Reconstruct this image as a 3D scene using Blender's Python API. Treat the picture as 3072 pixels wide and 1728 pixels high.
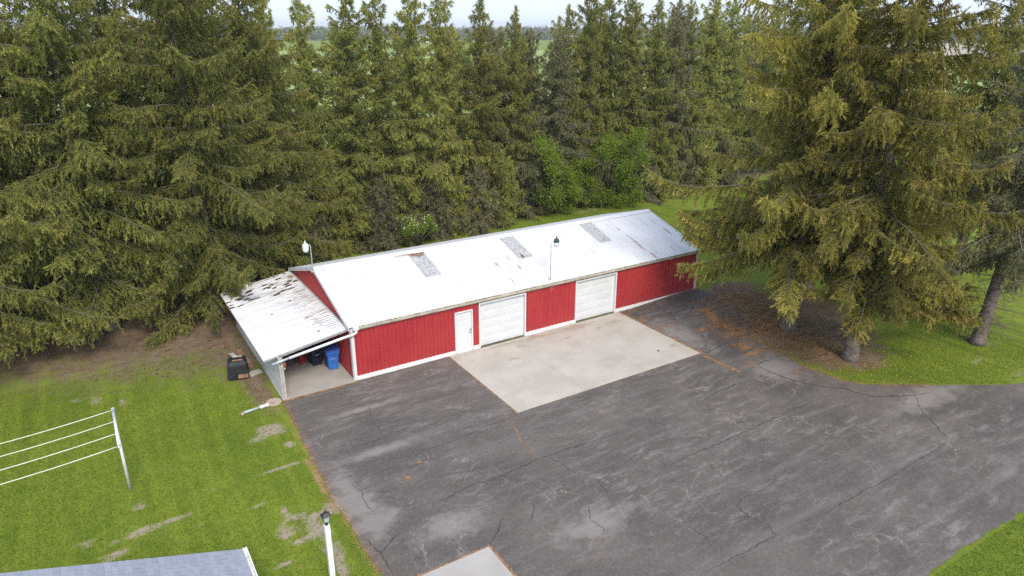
import bpy, math, random
import numpy as np
from mathutils import Matrix, Vector
from mathutils.geometry import delaunay_2d_cdt

for o in list(bpy.data.objects): bpy.data.objects.remove(o)
scene = bpy.context.scene
col = scene.collection
random.seed(7)
R_ = math.radians

# ------------------------------------------------------------------ camera
CAM = Vector((-8.939, -27.820, 15.201)); YAW, PITCH, ROLL = 0.559409, 0.359800, 0.000575
cy, sy, cp, sp = math.cos(YAW), math.sin(YAW), math.cos(PITCH), math.sin(PITCH)
fwd = Vector((sy*cp, cy*cp, -sp)); rgt = Vector((cy, -sy, 0)); upv = rgt.cross(fwd)
r2 = rgt*math.cos(ROLL)+upv*math.sin(ROLL); u2 = -rgt*math.sin(ROLL)+upv*math.cos(ROLL)
cam = bpy.data.objects.new('camera', bpy.data.cameras.new('camera')); col.objects.link(cam)
cam.matrix_world = Matrix((( r2.x,u2.x,-fwd.x,CAM.x),(r2.y,u2.y,-fwd.y,CAM.y),(r2.z,u2.z,-fwd.z,CAM.z),(0,0,0,1)))
cam.data.sensor_width = 36; cam.data.lens = 2084.6/3072*36
cam.data.clip_start = 0.1; cam.data.clip_end = 12000
scene.camera = cam

# ------------------------------------------------------------------ sky, sun, exposure
SUN_EL, SUN_AZ = R_(44), R_(190)          # azimuth clockwise from +Y
world = bpy.data.worlds.new('World'); scene.world = world; world.use_nodes = True
wn = world.node_tree; wn.nodes.clear()
w_out = wn.nodes.new('ShaderNodeOutputWorld'); w_bg = wn.nodes.new('ShaderNodeBackground')
w_sky = wn.nodes.new('ShaderNodeTexSky'); w_sky.sky_type = 'NISHITA'; w_sky.sun_disc = False
w_sky.sun_elevation = SUN_EL; w_sky.sun_rotation = SUN_AZ; w_sky.air_density = 1.0; w_sky.dust_density = 1.5
w_co = wn.nodes.new('ShaderNodeTexCoord'); w_map = wn.nodes.new('ShaderNodeMapping'); w_map.inputs['Scale'].default_value = (1.2, 1.2, 9)
w_no = wn.nodes.new('ShaderNodeTexNoise'); w_no.inputs['Scale'].default_value = 2.2; w_no.inputs['Detail'].default_value = 6
w_rm = wn.nodes.new('ShaderNodeMapRange'); w_rm.inputs[1].default_value = .35; w_rm.inputs[2].default_value = .7; w_rm.inputs[3].default_value = .62; w_rm.inputs[4].default_value = .95
w_mx = wn.nodes.new('ShaderNodeMix'); w_mx.data_type = 'RGBA'; w_mx.inputs[7].default_value = (4.3, 5.0, 6.5, 1)
L_ = wn.links.new
L_(w_co.outputs['Generated'], w_map.inputs[0]); L_(w_map.outputs[0], w_no.inputs['Vector']); L_(w_no.outputs[0], w_rm.inputs[0])
L_(w_rm.outputs[0], w_mx.inputs[0]); L_(w_sky.outputs[0], w_mx.inputs[6]); L_(w_mx.outputs[2], w_bg.inputs[0]); L_(w_bg.outputs[0], w_out.inputs[0])
w_bg.inputs[1].default_value = 0.10
sun = bpy.data.objects.new('sun', bpy.data.lights.new('sun', 'SUN')); col.objects.link(sun)
sun.data.energy = 1.5; sun.data.angle = R_(22); sun.data.color = (1, .91, .77)
sd = Vector((math.sin(SUN_AZ)*math.cos(SUN_EL), math.cos(SUN_AZ)*math.cos(SUN_EL), math.sin(SUN_EL)))
sun.rotation_euler = sd.to_track_quat('Z', 'Y').to_euler(); sun.location = (0, 0, 60)
vs = scene.view_settings; vs.view_transform = 'Standard'; vs.look = 'None'; vs.gamma = 1; vs.use_curve_mapping = False
vs.exposure = 1.20
scene.cycles.use_denoising = False; scene.cycles.max_bounces = 6; scene.cycles.diffuse_bounces = 5; scene.cycles.transparent_max_bounces = 6

# ------------------------------------------------------------------ helpers
def tag(o, label=None, cat=None, group=None, kind=None):
    for k, v in (('label', label), ('category', cat), ('group', group), ('kind', kind)):
        if v: o[k] = v
    return o
def empty(name, loc=(0, 0, 0), rz=0, sc=1):
    o = bpy.data.objects.new(name, None); col.objects.link(o); o.location = loc; o.rotation_euler = (0, 0, rz); o.scale = (sc,)*3
    o.empty_display_size = .2
    return o
def link(name, me, parent=None, loc=(0, 0, 0), rot=(0, 0, 0)):
    o = bpy.data.objects.new(name, me); col.objects.link(o); o.parent = parent; o.location = loc; o.rotation_euler = rot
    return o
def amesh(name, V, F, mat, attrs=None, smooth=False):
    """mesh from numpy arrays; F is (m,3) or (m,4)"""
    me = bpy.data.meshes.new(name); V = np.asarray(V, np.float32); F = np.asarray(F, np.int32)
    k = F.shape[1]; me.vertices.add(len(V)); me.vertices.foreach_set('co', V.ravel())
    me.loops.add(F.size); me.loops.foreach_set('vertex_index', F.ravel())
    me.polygons.add(len(F)); me.polygons.foreach_set('loop_start', np.arange(0, F.size, k, dtype=np.int32))
    me.polygons.foreach_set('use_smooth', np.full(len(F), smooth))
    for n, a in (attrs or {}).items():
        at = me.attributes.new(n, 'FLOAT', 'POINT'); at.data.foreach_set('value', np.asarray(a, np.float32))
    me.materials.append(mat); me.update(calc_edges=True); me.validate()
    return me
class MB:
    def __init__(s): s.v = []; s.f = []
    def add(s, vs, fs):
        n = len(s.v); s.v += [tuple(v) for v in vs]; s.f += [tuple(n+i for i in f) for f in fs]; return s
    def box(s, x0, x1, y0, y1, z0, z1):
        return s.add([(x0,y0,z0),(x1,y0,z0),(x1,y1,z0),(x0,y1,z0),(x0,y0,z1),(x1,y0,z1),(x1,y1,z1),(x0,y1,z1)],
                     [(0,3,2,1),(4,5,6,7),(0,1,5,4),(1,2,6,5),(2,3,7,6),(3,0,4,7)])
    def prism(s, poly, axis, a, b):
        """extrude a 2-D polygon along axis ('x','y','z') from a to b"""
        def P(p, q): return {'x': (q, p[0], p[1]), 'y': (p[0], q, p[1]), 'z': (p[0], p[1], q)}[axis]
        n = len(poly); vs = [P(p, a) for p in poly]+[P(p, b) for p in poly]
        return s.add(vs, [tuple(range(n))[::-1], tuple(range(n, 2*n))]+[(i, (i+1) % n, n+(i+1) % n, n+i) for i in range(n)])
    def frustum(s, r0, r1, z0, z1):
        """rects (x0,x1,y0,y1) at z0 and z1"""
        a, b = r0, r1
        return s.add([(a[0],a[2],z0),(a[1],a[2],z0),(a[1],a[3],z0),(a[0],a[3],z0),(b[0],b[2],z1),(b[1],b[2],z1),(b[1],b[3],z1),(b[0],b[3],z1)],
                     [(0,3,2,1),(4,5,6,7),(0,1,5,4),(1,2,6,5),(2,3,7,6),(3,0,4,7)])
    def tube(s, pts, rad, n=8, cap=True):
        pts = [Vector(p) for p in pts]; rad = rad if isinstance(rad, (list, tuple)) else [rad]*len(pts)
        vs = []; ref = None
        for i, p in enumerate(pts):
            d = (pts[min(i+1, len(pts)-1)]-pts[max(i-1, 0)]).normalized()
            if ref is None: ref = Vector((0, 0, 1)) if abs(d.z) < .9 else Vector((1, 0, 0))
            u = (ref-d*ref.dot(d)).normalized(); w = d.cross(u); ref = u
            for k in range(n):
                a = 2*math.pi*k/n; vs.append(p+(u*math.cos(a)+w*math.sin(a))*rad[i])
        fs = [(i*n+k, i*n+(k+1) % n, (i+1)*n+(k+1) % n, (i+1)*n+k) for i in range(len(pts)-1) for k in range(n)]
        if cap: fs += [tuple(range(n))[::-1], tuple((len(pts)-1)*n+k for k in range(n))]
        return s.add(vs, fs)
    def lathe(s, prof, n=16, c=(0, 0, 0)):
        vs = [(c[0]+r*math.cos(2*math.pi*k/n), c[1]+r*math.sin(2*math.pi*k/n), c[2]+z) for r, z in prof for k in range(n)]
        m = len(prof); fs = [(i*n+k, i*n+(k+1) % n, (i+1)*n+(k+1) % n, (i+1)*n+k) for i in range(m-1) for k in range(n)]
        fs += [tuple(range(n))[::-1], tuple((m-1)*n+k for k in range(n))]
        return s.add(vs, fs)
    def mesh(s, name, mat, smooth=False, bevel=0):
        me = bpy.data.meshes.new(name); me.from_pydata(s.v, [], s.f); me.materials.append(mat)
        if smooth: me.polygons.foreach_set('use_smooth', [True]*len(me.polygons))
        me.update(); return me
    def build(s, name, mat, parent=None, smooth=False, loc=(0, 0, 0), rot=(0, 0, 0), bevel=0):
        o = link(name, s.mesh(name, mat, smooth), parent, loc, rot)
        if bevel:
            m = o.modifiers.new('bevel', 'BEVEL'); m.width = bevel; m.segments = 2; m.limit_method = 'ANGLE'
        if smooth:
            o.data.shade_smooth() if False else None
        return o
def box(name, mat, parent, *a, bevel=0): return MB().box(*a).build(name, mat, parent, bevel=bevel)
def sm(t): t = np.clip(t, 0, 1); return t*t*(3-2*t)
def hz(x): return .22*sm((np.asarray(x, float)-15.7)/5.8)          # the yard rises a little past the apron

# ------------------------------------------------------------------ materials
class NT:
    def __init__(s, name):
        s.m = bpy.data.materials.new(name); s.m.use_nodes = True; s.t = s.m.node_tree; s.t.nodes.clear()
        s.out = s.n('OutputMaterial'); s.b = s.n('BsdfPrincipled'); s.l(s.b.outputs[0], s.out.inputs[0])
    def n(s, t, **kw):
        x = s.t.nodes.new('ShaderNode'+t)
        for k, v in kw.items(): setattr(x, k, v)
        return x
    def l(s, a, b): s.t.links.new(a, b)
    def setv(s, sock, v):
        if hasattr(v, 'is_linked'): s.l(v, sock)
        else: sock.default_value = v
    def pos(s): return s.n('NewGeometry').outputs['Position']
    def obj(s): return s.n('TexCoord').outputs['Object']
    def mp(s, vec, sc=(1, 1, 1), loc=(0, 0, 0), rot=(0, 0, 0)):
        x = s.n('Mapping'); s.l(vec, x.inputs[0]); x.inputs['Scale'].default_value = sc; x.inputs['Location'].default_value = loc; x.inputs['Rotation'].default_value = rot
        return x.outputs[0]
    def noise(s, vec, scale, detail=4, rough=.55, dist=0):
        x = s.n('TexNoise'); s.l(vec, x.inputs['Vector']); x.inputs['Scale'].default_value = scale; x.inputs['Detail'].default_value = detail
        x.inputs['Roughness'].default_value = rough; x.inputs['Distortion'].default_value = dist
        return x.outputs[0]
    def rng(s, v, a, b, c=0, d=1, smooth=True):
        x = s.n('MapRange'); x.interpolation_type = 'SMOOTHSTEP' if smooth else 'LINEAR'
        s.setv(x.inputs[0], v)
        for i, q in enumerate((a, b, c, d)): s.setv(x.inputs[i+1], q)
        return x.outputs[0]
    def math(s, op, a, b=0.0, c=0.0):
        x = s.n('Math', operation=op); s.setv(x.inputs[0], a); s.setv(x.inputs[1], b); s.setv(x.inputs[2], c); return x.outputs[0]
    def mix(s, fac, a, b, blend='MIX'):
        x = s.n('Mix', data_type='RGBA'); x.blend_type = blend; s.setv(x.inputs[0], fac)
        for i, q in ((6, a), (7, b)): s.setv(x.inputs[i], (q+(1,)) if isinstance(q, tuple) and len(q) == 3 else q)
        return x.outputs[2]
    def attr(s, n): return s.n('Attribute', attribute_name=n).outputs['Fac']
    def bump(s, h, strength=.3, dist=.02):
        x = s.n('Bump'); x.inputs['Strength'].default_value = strength; x.inputs['Distance'].default_value = dist; s.l(h, x.inputs['Height'])
        s.l(x.outputs[0], s.b.inputs['Normal']); return s
    def fin(s, colr, rough=.7, spec=.3, metal=0):
        s.setv(s.b.inputs['Base Color'], colr+(1,) if isinstance(colr, tuple) else colr); s.setv(s.b.inputs['Roughness'], rough)
        s.b.inputs['Specular IOR Level'].default_value = spec; s.b.inputs['Metallic'].default_value = metal
        return s.m
    def blobs(s, vec, lst):
        """distance (1 at the rim) to the nearest of a list of ellipses (x,y,rx,ry)"""
        d = None
        for x, y, rx, ry in lst:
            v = s.n('VectorMath', operation='MULTIPLY_ADD'); s.l(vec, v.inputs[0]); v.inputs[1].default_value = (1/rx, 1/ry, 0); v.inputs[2].default_value = (-x/rx, -y/ry, 0)
            q = s.n('VectorMath', operation='LENGTH'); s.l(v.outputs[0], q.inputs[0])
            d = q.outputs['Value'] if d is None else s.math('MINIMUM', d, q.outputs['Value'])
        return d
def simple(name, c, rough=.6, spec=.3, var=.15, scale=3, metal=0, dirt=None):
    t = NT(name); n = t.noise(t.obj(), scale, 5)
    colr = t.mix(t.rng(n, .3, .7), tuple(x*(1-var) for x in c), tuple(min(1, x*(1+var)) for x in c))
    if dirt:
        d = t.rng(t.noise(t.mp(t.obj(), (1, 1, .4)), scale*2.3, 6, .65), .52, .72); colr = t.mix(t.math('MULTIPLY', d, dirt[1]), colr, dirt[0])
    return t.fin(colr, rough, spec, metal)

# white painted steel roof of the barn
def roof_material(name, base, streaks, grime, lean=False):
    t = NT(name); p = t.pos()
    ax = (.25, 3.5, 1) if lean else (3.5, .25, 1)
    st = t.noise(t.mp(p, ax), 1.6, 5, .6); big = t.noise(p, .35, 3)
    c = t.mix(t.rng(t.math('ADD', st, t.math('MULTIPLY', t.math('SUBTRACT', big, .5), .5)), .46, .78), base, grime)
    fine = t.noise(t.mp(p, ax), 9, 3); c = t.mix(t.math('MULTIPLY', t.rng(fine, .55, .8), .22), c, (.5, .49, .47))
    d = t.blobs(p, streaks); br = t.noise(t.mp(p, (6, 1.2, 1) if not lean else (1.2, 6, 1)), 2.0, 5, .7)
    m = t.rng(t.math('ADD', d, t.math('MULTIPLY', t.math('SUBTRACT', br, .5), 2.2)), .95, .35)
    rc = t.mix(t.rng(t.noise(p, 7, 3), .4, .6), (.42, .2, .08), (.16, .08, .045))
    c = t.mix(t.math('MULTIPLY', m, .9 if lean else .6), c, rc)
    if lean:   # needle stains lying in the valleys between the ribs
        reg = t.blobs(p, [(-1.0, 8.0, 1.6, 2.6), (-.5, 5.5, 1.0, 2.6), (-.7, 2.5, .8, 2.4), (-1.6, 9.2, 1.8, .9)])
        sn = t.noise(t.mp(p, (1.3, 9, 1)), 1.5, 4, .6)
        m2 = t.rng(t.math('SUBTRACT', sn, t.math('MULTIPLY', reg, .13)), .45, .53)
        c = t.mix(t.math('MULTIPLY', m2, .6), c, (.19, .135, .10))
    return t.fin(c, .62, .25)
M_roof = roof_material('roof_white_steel', (.645, .645, .65), [(8.9, 2.2, .14, .35), (9.83, 2.5, .1, .3), (9.96, 1.6, .09, .35), (8.9, .6, .08, .55), (18.1, 3.25, .08, .3), (18.2, 1.7, .14, 1.3), (21.15, 2.2, .12, .6), (16.9, 4.2, .1, .35), (18.3, .3, .16, .5), (4.6, 4.36, .7, .09), (21.0, 3.4, .08, .5)], (.53, .53, .525))
M_lroof = roof_material('lean_to_white_steel', (.70, .70, .705), [(-.28, 8.7, .22, .5), (-1.1, 9.35, .7, .14)], (.50, .49, .48), True)
def skylight_mat():
    t = NT('weathered_fibreglass'); p = t.pos()
    g = t.noise(t.mp(p, (2, 1, 1)), 5, 6, .7); line = t.noise(t.mp(p, (9, .5, 1)), 3, 3)
    c = t.mix(t.rng(g, .38, .66), (.47, .47, .47), (.27, .265, .265)); c = t.mix(t.math('MULTIPLY', t.rng(line, .5, .65), .5), c, (.55, .55, .55))
    d = t.blobs(p, [(5.3, 4.45, .7, .45), (10.7, 2.5, .12, .25)]); br = t.noise(p, 6, 4)
    c = t.mix(t.rng(t.math('ADD', d, t.math('MULTIPLY', t.math('SUBTRACT', br, .5), 2)), 1.0, .5), c, (.2, .11, .06))
    return t.fin(c, .55, .3)
M_sky = skylight_mat()
def red_mat():
    t = NT('barn_red_steel'); p = t.pos()
    v = t.noise(t.mp(p, (3.0, 3.0, .25)), 2.0, 5, .6); w = t.noise(p, .5, 3)
    c = t.mix(t.rng(v, .35, .7), (.33, .023, .033), (.40, .032, .042)); c = t.mix(t.rng(w, .3, .75), c, (.40, .040, .037))
    f = t.noise(t.mp(p, (14, 14, 1.2)), 3, 3); c = t.mix(t.math('MULTIPLY', t.rng(f, .58, .8), .4), c, (.52, .14, .11))
    d = t.blobs(p, [(10.95, 0, .12, 3)]); zz = t.n('SeparateXYZ'); t.l(p, zz.inputs[0])
    m = t.math('MULTIPLY', t.rng(d, 1, .4), t.rng(zz.outputs[2], 2.1, 2.45))
    c = t.mix(t.math('MULTIPLY', m, .6), c, (.45, .22, .06))
    sp2 = t.math('MULTIPLY', t.rng(zz.outputs[2], .75, .2), t.rng(t.noise(t.mp(p, (2.5, 2.5, 1.2)), 2.2, 6, .7), .42, .68)); c = t.mix(t.math('MULTIPLY', sp2, .45), c, (.30, .10, .075))
    return t.fin(c, .5, .35)
M_red = red_mat()
M_core = simple('dark_deck_and_light_block', (.12, .1, .085))
def white_trim():
    t = NT('white_trim'); p = t.pos()
    zz = t.n('SeparateXYZ'); t.l(p, zz.inputs[0])
    c = t.mix(t.rng(t.noise(p, 2.5, 5), .35, .7), (.70, .71, .72), (.63, .63, .62))
    g = t.math('MULTIPLY', t.rng(zz.outputs[2], .16, .02), t.rng(t.noise(t.mp(p, (1, 1, 3)), 4, 5, .7), .48, .66))
    c = t.mix(t.math('MULTIPLY', g, .75), c, (.42, .33, .22))
    return t.fin(c, .45, .4)
M_white = white_trim()
M_door = simple('white_door_steel', (.64, .66, .68), .4, .4, .04, 1.5)
M_gutter = simple('old_gutter', (.56, .52, .43), .6, .3, .2, 2, 0, ((.2, .15, .09), .8))
M_gdeb = simple('gutter_silt', (.17, .125, .07), .9, .1, .4, 9)
M_galv = simple('galvanised_metal', (.52, .55, .56), .4, .5, .12, 4, .35)
M_lwall = simple('lean_to_siding', (.66, .66, .64), .6, .3, .07, 1.2, 0, ((.34, .3, .25), .55))
M_oldwood = simple('weathered_wood', (.42, .39, .36), .85, .1, .3, 6)
M_rust = simple('rusty_iron', (.3, .11, .05), .8, .2, .35, 12)
M_knob = simple('door_hardware', (.35, .33, .3), .3, .5, .05, 3, .8)
M_lampdark = simple('lamp_housing_green', (.02, .05, .055), .4, .4, .2)
M_lens = simple('frosted_lens', (.72, .72, .7), .3, .4, .05)
M_lampwhite = simple('lamp_housing_white', (.72, .75, .76), .4, .4, .08)
M_blue = simple('blue_cart_plastic', (.035, .16, .55), .5, .35, .12, 3)
M_bluelid = simple('blue_cart_lid', (.025, .06, .27), .5, .35, .15, 3)
M_navy = simple('dark_cart_plastic', (.012, .016, .04), .5, .35, .2, 3)
M_redplast = simple('red_plastic', (.38, .02, .02), .5, .35, .1)
M_black = simple('black_plastic', (.02, .022, .027), .55, .35, .35, 3)
M_plank = simple('brown_board', (.26, .15, .095), .85, .1, .3, 6)
M_stone = simple('buff_stone', (.40, .31, .25), .9, .1, .2, 9)
M_paver = simple('grey_paver', (.43, .40, .37), .9, .1, .2, 9)
M_teal = simple('pale_green_pipe', (.36, .46, .43), .5, .35, .15, 5)
M_cream = simple('off_white_pipe', (.72, .68, .60), .6, .3, .12, 7)
M_postw = simple('white_vinyl', (.80, .82, .85), .35, .4, .04, 2)
M_ironb = simple('black_lantern', (.012, .014, .018), .4, .5, .2)
M_glass = simple('clouded_glass', (.45, .5, .55), .15, .5, .1)
M_postp = simple('chipped_white_paint', (.74, .74, .75), .6, .3, .08, 7, 0, ((.35, .24, .17), .6))
M_rope = simple('clothesline_rope', (.68, .70, .58), .8, .2, .1)
def shingle_mat():
    t = NT('grey_shingles'); r = t.n('ObjectInfo').outputs['Random']; p = t.pos()
    c = t.mix(r, (.23, .25, .30), (.29, .31, .36)); c = t.mix(t.math('MULTIPLY', t.rng(t.noise(p, 40, 3), .35, .75), .4), c, (.38, .40, .44))
    return t.fin(c, .85, .2)
M_shingle = shingle_mat()
M_siding = simple('house_siding', (.62, .62, .6))
def concrete_mat(name, a, b, joint=False):
    t = NT(name); p = t.pos()
    c = t.mix(t.rng(t.noise(p, .55, 5, .6), .3, .72), a, b)
    s_ = t.noise(t.mp(p, (.5, 1.2, 1)), 1.1, 6, .65, .3); c = t.mix(t.math('MULTIPLY', t.rng(s_, .5, .75), .3), c, tuple(x*.72 for x in a))
    c = t.mix(t.math('MULTIPLY', t.rng(t.noise(p, 55, 3), .62, .8), .35), c, (.24, .21, .18))
    if joint:
        d = t.blobs(p, [(7.3, -2.0, .5, .2), (14.3, -1.1, .9, .25), (12.5, -.6, 1.5, .3), (9.6, -.5, 1.6, .25), (15.0, -5.0, .35, .18), (7.9, -.4, 1.4, .2), (11.0, -1.4, .5, .15)])
        m = t.rng(t.math('ADD', d, t.math('MULTIPLY', t.math('SUBTRACT', t.noise(p, 3.5, 5, .7), .5), 3)), 1.1, .1)
        c = t.mix(t.math('MULTIPLY', m, .55), c, (.28, .22, .15))
    t.bump(t.noise(p, 60, 2), .1, .004); return t.fin(c, .85, .2)
M_conc = concrete_mat('apron_concrete', (.41, .372, .318), (.49, .448, .388), True)
M_conc2 = concrete_mat('old_concrete', (.37, .345, .315), (.44, .415, .385))
M_slab = concrete_mat('lean_to_concrete', (.36, .33, .295), (.43, .40, .36))
def asphalt_mat():
    t = NT('worn_asphalt'); p = t.pos()
    warp = t.n('VectorMath', operation='MULTIPLY_ADD'); nz = t.n('TexNoise'); t.l(p, nz.inputs['Vector']); nz.inputs['Scale'].default_value = .25; nz.inputs['Detail'].default_value = 1
    t.l(nz.outputs['Color'], warp.inputs[0]); warp.inputs[1].default_value = (.9, .9, 0); t.l(p, warp.inputs[2]); q = warp.outputs[0]
    base = t.mix(t.rng(t.noise(p, .3, 4), .32, .7), (.095, .082, .072), (.130, .112, .098))
    st = t.noise(t.mp(q, (.55, 2.4, 1), (0, 0, 0), (0, 0, .05)), 1.1, 10, .74)
    st2 = t.noise(t.mp(p, (.8, 2.2, 1), (4, 1, 0), (0, 0, -.75)), 1.3, 8, .7); st = t.math('ADD', t.math('MULTIPLY', st, .68), t.math('MULTIPLY', st2, .32))
    amp = t.rng(t.noise(p, .2, 3, .5), .36, .62, .15, .95)
    c = t.mix(t.math('MULTIPLY', t.rng(st, .48, .64), amp), base, (.235, .207, .192))
    band = t.noise(t.mp(p, (.05, 1.1, 1), (3, 0, 0), (0, 0, .03)), 1.0, 3); c = t.mix(t.math('MULTIPLY', t.rng(band, .52, .68), .35), c, (.20, .178, .166))
    bl = t.noise(q, .75, 5, .6); c = t.mix(t.math('MULTIPLY', t.rng(bl, .52, .8), .4), c, (.215, .19, .176))
    dk = t.noise(t.mp(q, (.6, 1.5, 1), (9, 3, 0)), .6, 4); c = t.mix(t.math('MULTIPLY', t.rng(dk, .5, .72), .6), c, (.072, .063, .060))
    mt = t.noise(p, 6.5, 6, .72); c = t.mix(t.math('MULTIPLY', t.rng(mt, .5, .72), .42), c, (.225, .198, .178)); c = t.mix(t.math('MULTIPLY', t.rng(mt, .48, .3), .4), c, (.062, .054, .050))
    # dusty margins and washed-out places
    d = t.blobs(p, [(-3.2, -8.6, 1.1, 1.6), (-2.9, -9.6, 1.0, 1.0), (-.9, -11.1, 1.3, .7), (-3.0, -8.0, .5, 2.2), (16.3, -4.2, 1.0, 2.6), (17.6, -9.6, 1.6, 1.3), (20.5, -14.9, 2.4, .8), (3.2, -13.6, 1.6, .8), (-1.2, -5.9, 1.5, .3), (-.4, -2.6, 1.7, .22)])
    m = t.rng(t.math('ADD', d, t.math('MULTIPLY', t.math('SUBTRACT', t.noise(p, 1.6, 6, .65), .5), 2.6)), 1.25, .2)
    c = t.mix(t.math('MULTIPLY', m, .7), c, (.275, .245, .22))
    # fine wandering hairline cracks, pale with dust
    vo = t.n('TexVoronoi', feature='DISTANCE_TO_EDGE'); w2 = t.n('VectorMath', operation='MULTIPLY_ADD'); n3 = t.n('TexNoise'); t.l(p, n3.inputs['Vector']); n3.inputs['Scale'].default_value = 1.7; n3.inputs['Detail'].default_value = 4
    t.l(n3.outputs['Color'], w2.inputs[0]); w2.inputs[1].default_value = (1.3, 1.3, 0); t.l(p, w2.inputs[2]); t.l(w2.outputs[0], vo.inputs['Vector']); vo.inputs['Scale'].default_value = .8
    hair = t.math('MULTIPLY', t.rng(vo.outputs['Distance'], .016, .004), t.rng(t.noise(p, .45, 3), .47, .62))
    c = t.mix(t.math('MULTIPLY', hair, .45), c, (.34, .29, .26))
    sp_ = t.noise(p, 38, 3, .7); c = t.mix(t.math('MULTIPLY', t.rng(sp_, .50, .80), .5), c, (.30, .275, .26)); c = t.mix(t.math('MULTIPLY', t.rng(sp_, .5, .22), .5), c, (.038, .034, .033))
    t.bump(sp_, .35, .01); return t.fin(c, .9, .2)
M_asph = asphalt_mat()
M_crack = simple('crack_filler', (.066, .058, .054), .9, .1, .3, 5)
def ground_mat():
    t = NT('lawn_and_soil'); p = t.pos()
    big = t.noise(p, .22, 4, .6); mid = t.noise(p, 1.4, 5, .6); fin = t.noise(p, 14, 5, .7); vf = t.noise(p, 60, 3, .7)
    g = t.mix(t.rng(big, .3, .7), (.112, .162, .016), (.172, .226, .024))
    mow = t.noise(t.mp(p, (2.1, .10, 1), (0, 0, 0), (0, 0, -.06)), 1.0, 2); g = t.mix(t.math('MULTIPLY', t.rng(mow, .42, .62), .5), g, (.232, .275, .032))
    g = t.mix(t.math('MULTIPLY', t.rng(mid, .45, .75), .45), g, (.078, .128, .012))
    dry = t.noise(t.mp(p, (1, 1.6, 1), (5, 7, 0)), .7, 6, .7); g = t.mix(t.math('MULTIPLY', t.rng(dry, .55, .75), .5), g, (.21, .195, .065))
    g = t.mix(t.math('MULTIPLY', t.rng(fin, .35, .75), .35), g, (.190, .235, .038)); g = t.mix(t.math('MULTIPLY', t.rng(vf, .58, .8), .25), g, (.065, .105, .010))
    s_ = t.mix(t.rng(t.noise(p, 2.2, 6, .65), .3, .7), (.150, .102, .068), (.245, .180, .128)); s_ = t.mix(t.rng(t.noise(p, 9, 5, .7), .48, .72), s_, (.125, .068, .034)); s_ = t.mix(t.math('MULTIPLY', t.rng(t.noise(p, 4, 4, .6), .55, .75), .45), s_, (.09, .11, .03))
    b = t.mix(t.rng(t.noise(p, 6, 6, .7), .3, .7), (.29, .225, .155), (.40, .335, .265)); b = t.mix(t.math('MULTIPLY', t.rng(t.noise(p, 22, 4, .7), .5, .75), .5), b, (.2, .17, .08))
    e = t.math('ADD', t.math('MULTIPLY', t.math('SUBTRACT', t.noise(p, 1.3, 6, .7), .5), 1.1), t.math('MULTIPLY', t.math('SUBTRACT', fin, .5), .7))
    c = t.mix(t.rng(t.math('ADD', t.attr('soil'), t.math('MULTIPLY', e, 1.25)), .2, .85), g, s_)
    c = t.mix(t.rng(t.math('ADD', t.attr('bare'), e), .36, .72), c, b)
    o = t.mix(t.rng(t.noise(p, 8, 4), .3, .7), (.34, .20, .10), (.38, .28, .18))
    c = t.mix(t.rng(t.math('ADD', t.attr('rim'), e), .45, .65), c, o)
    t.bump(t.math('ADD', fin, t.math('MULTIPLY', vf, .5)), .6, .05); return t.fin(c, .9, .1)
M_ground = ground_mat()
def field_mat(name, a, b, sc=.02):
    t = NT(name); p = t.pos()
    c = t.mix(t.rng(t.noise(p, sc, 5), .3, .7), a, b); c = t.mix(t.math('MULTIPLY', t.rng(t.noise(p, .8, 5, .7), .4, .75), .4), c, tuple(x*.7 for x in a)); return t.fin(c, .9, .1)
M_field = field_mat('spring_wheat', (.23, .31, .09), (.30, .37, .13))
M_tan = field_mat('bare_field', (.42, .36, .28), (.36, .31, .25))
M_road = simple('pale_road', (.42, .40, .38), .9, .1, .1, .1)
def leaf_mat(name, dark, mid, tip, trans=.18, rough=.65):
    t = NT(name); a = t.attr('tint'); tp = t.attr('tip'); p = t.obj()
    c = t.mix(a, dark, mid); c = t.mix(t.math('MULTIPLY', tp, t.rng(t.noise(p, .9, 3), .35, .65, .3, 1)), c, tip)
    hs_ = t.n('HueSaturation'); rnd = t.n('ObjectInfo').outputs['Random']; t.setv(hs_.inputs['Value'], t.rng(rnd, 0, 1, .84, 1.2, False)); t.setv(hs_.inputs['Hue'], t.rng(t.math('FRACT', t.math('MULTIPLY', rnd, 7.3)), 0, 1, .488, .508, False)); t.setv(hs_.inputs['Color'], c); c = hs_.outputs[0]
    t.fin(c, rough, .2); tr = t.n('BsdfTranslucent'); t.setv(tr.inputs[0], c); ms = t.n('MixShader'); ms.inputs[0].default_value = trans
    t.l(t.b.outputs[0], ms.inputs[1]); t.l(tr.outputs[0], ms.inputs[2]); t.l(ms.outputs[0], t.out.inputs[0]); return t.m
M_spr_gold = leaf_mat('spruce_needles_olive', (.175, .195, .044), (.290, .285, .060), (.580, .490, .125), .5)
M_spr_dark = leaf_mat('spruce_needles_dark', (.142, .172, .052), (.228, .255, .070), (.420, .390, .100), .5)
M_spr_row = leaf_mat('spruce_needles_dull', (.200, .235, .070), (.300, .325, .094), (.490, .470, .120), .5)
M_spr_grey = leaf_mat('spruce_needles_grey', (.175, .188, .100), (.245, .242, .130), (.315, .290, .145), .45)
M_leaf = leaf_mat('fresh_leaves', (.150, .225, .026), (.220, .300, .036), (.310, .370, .050), .45)
M_leaf2 = leaf_mat('spring_leaves', (.080, .125, .028), (.125, .175, .042), (.17, .22, .06), .3)
M_blossom = simple('cream_blossom', (.66, .68, .42), .8, .1, .1)
M_bark = simple('spruce_bark', (.165, .137, .125), .95, .05, .35, 7)
M_twig = simple('grey_twigs', (.165, .135, .11), .95, .05, .3, 4)
M_cone = simple('spruce_cones', (.27, .165, .105), .85, .1, .3, 5)
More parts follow.
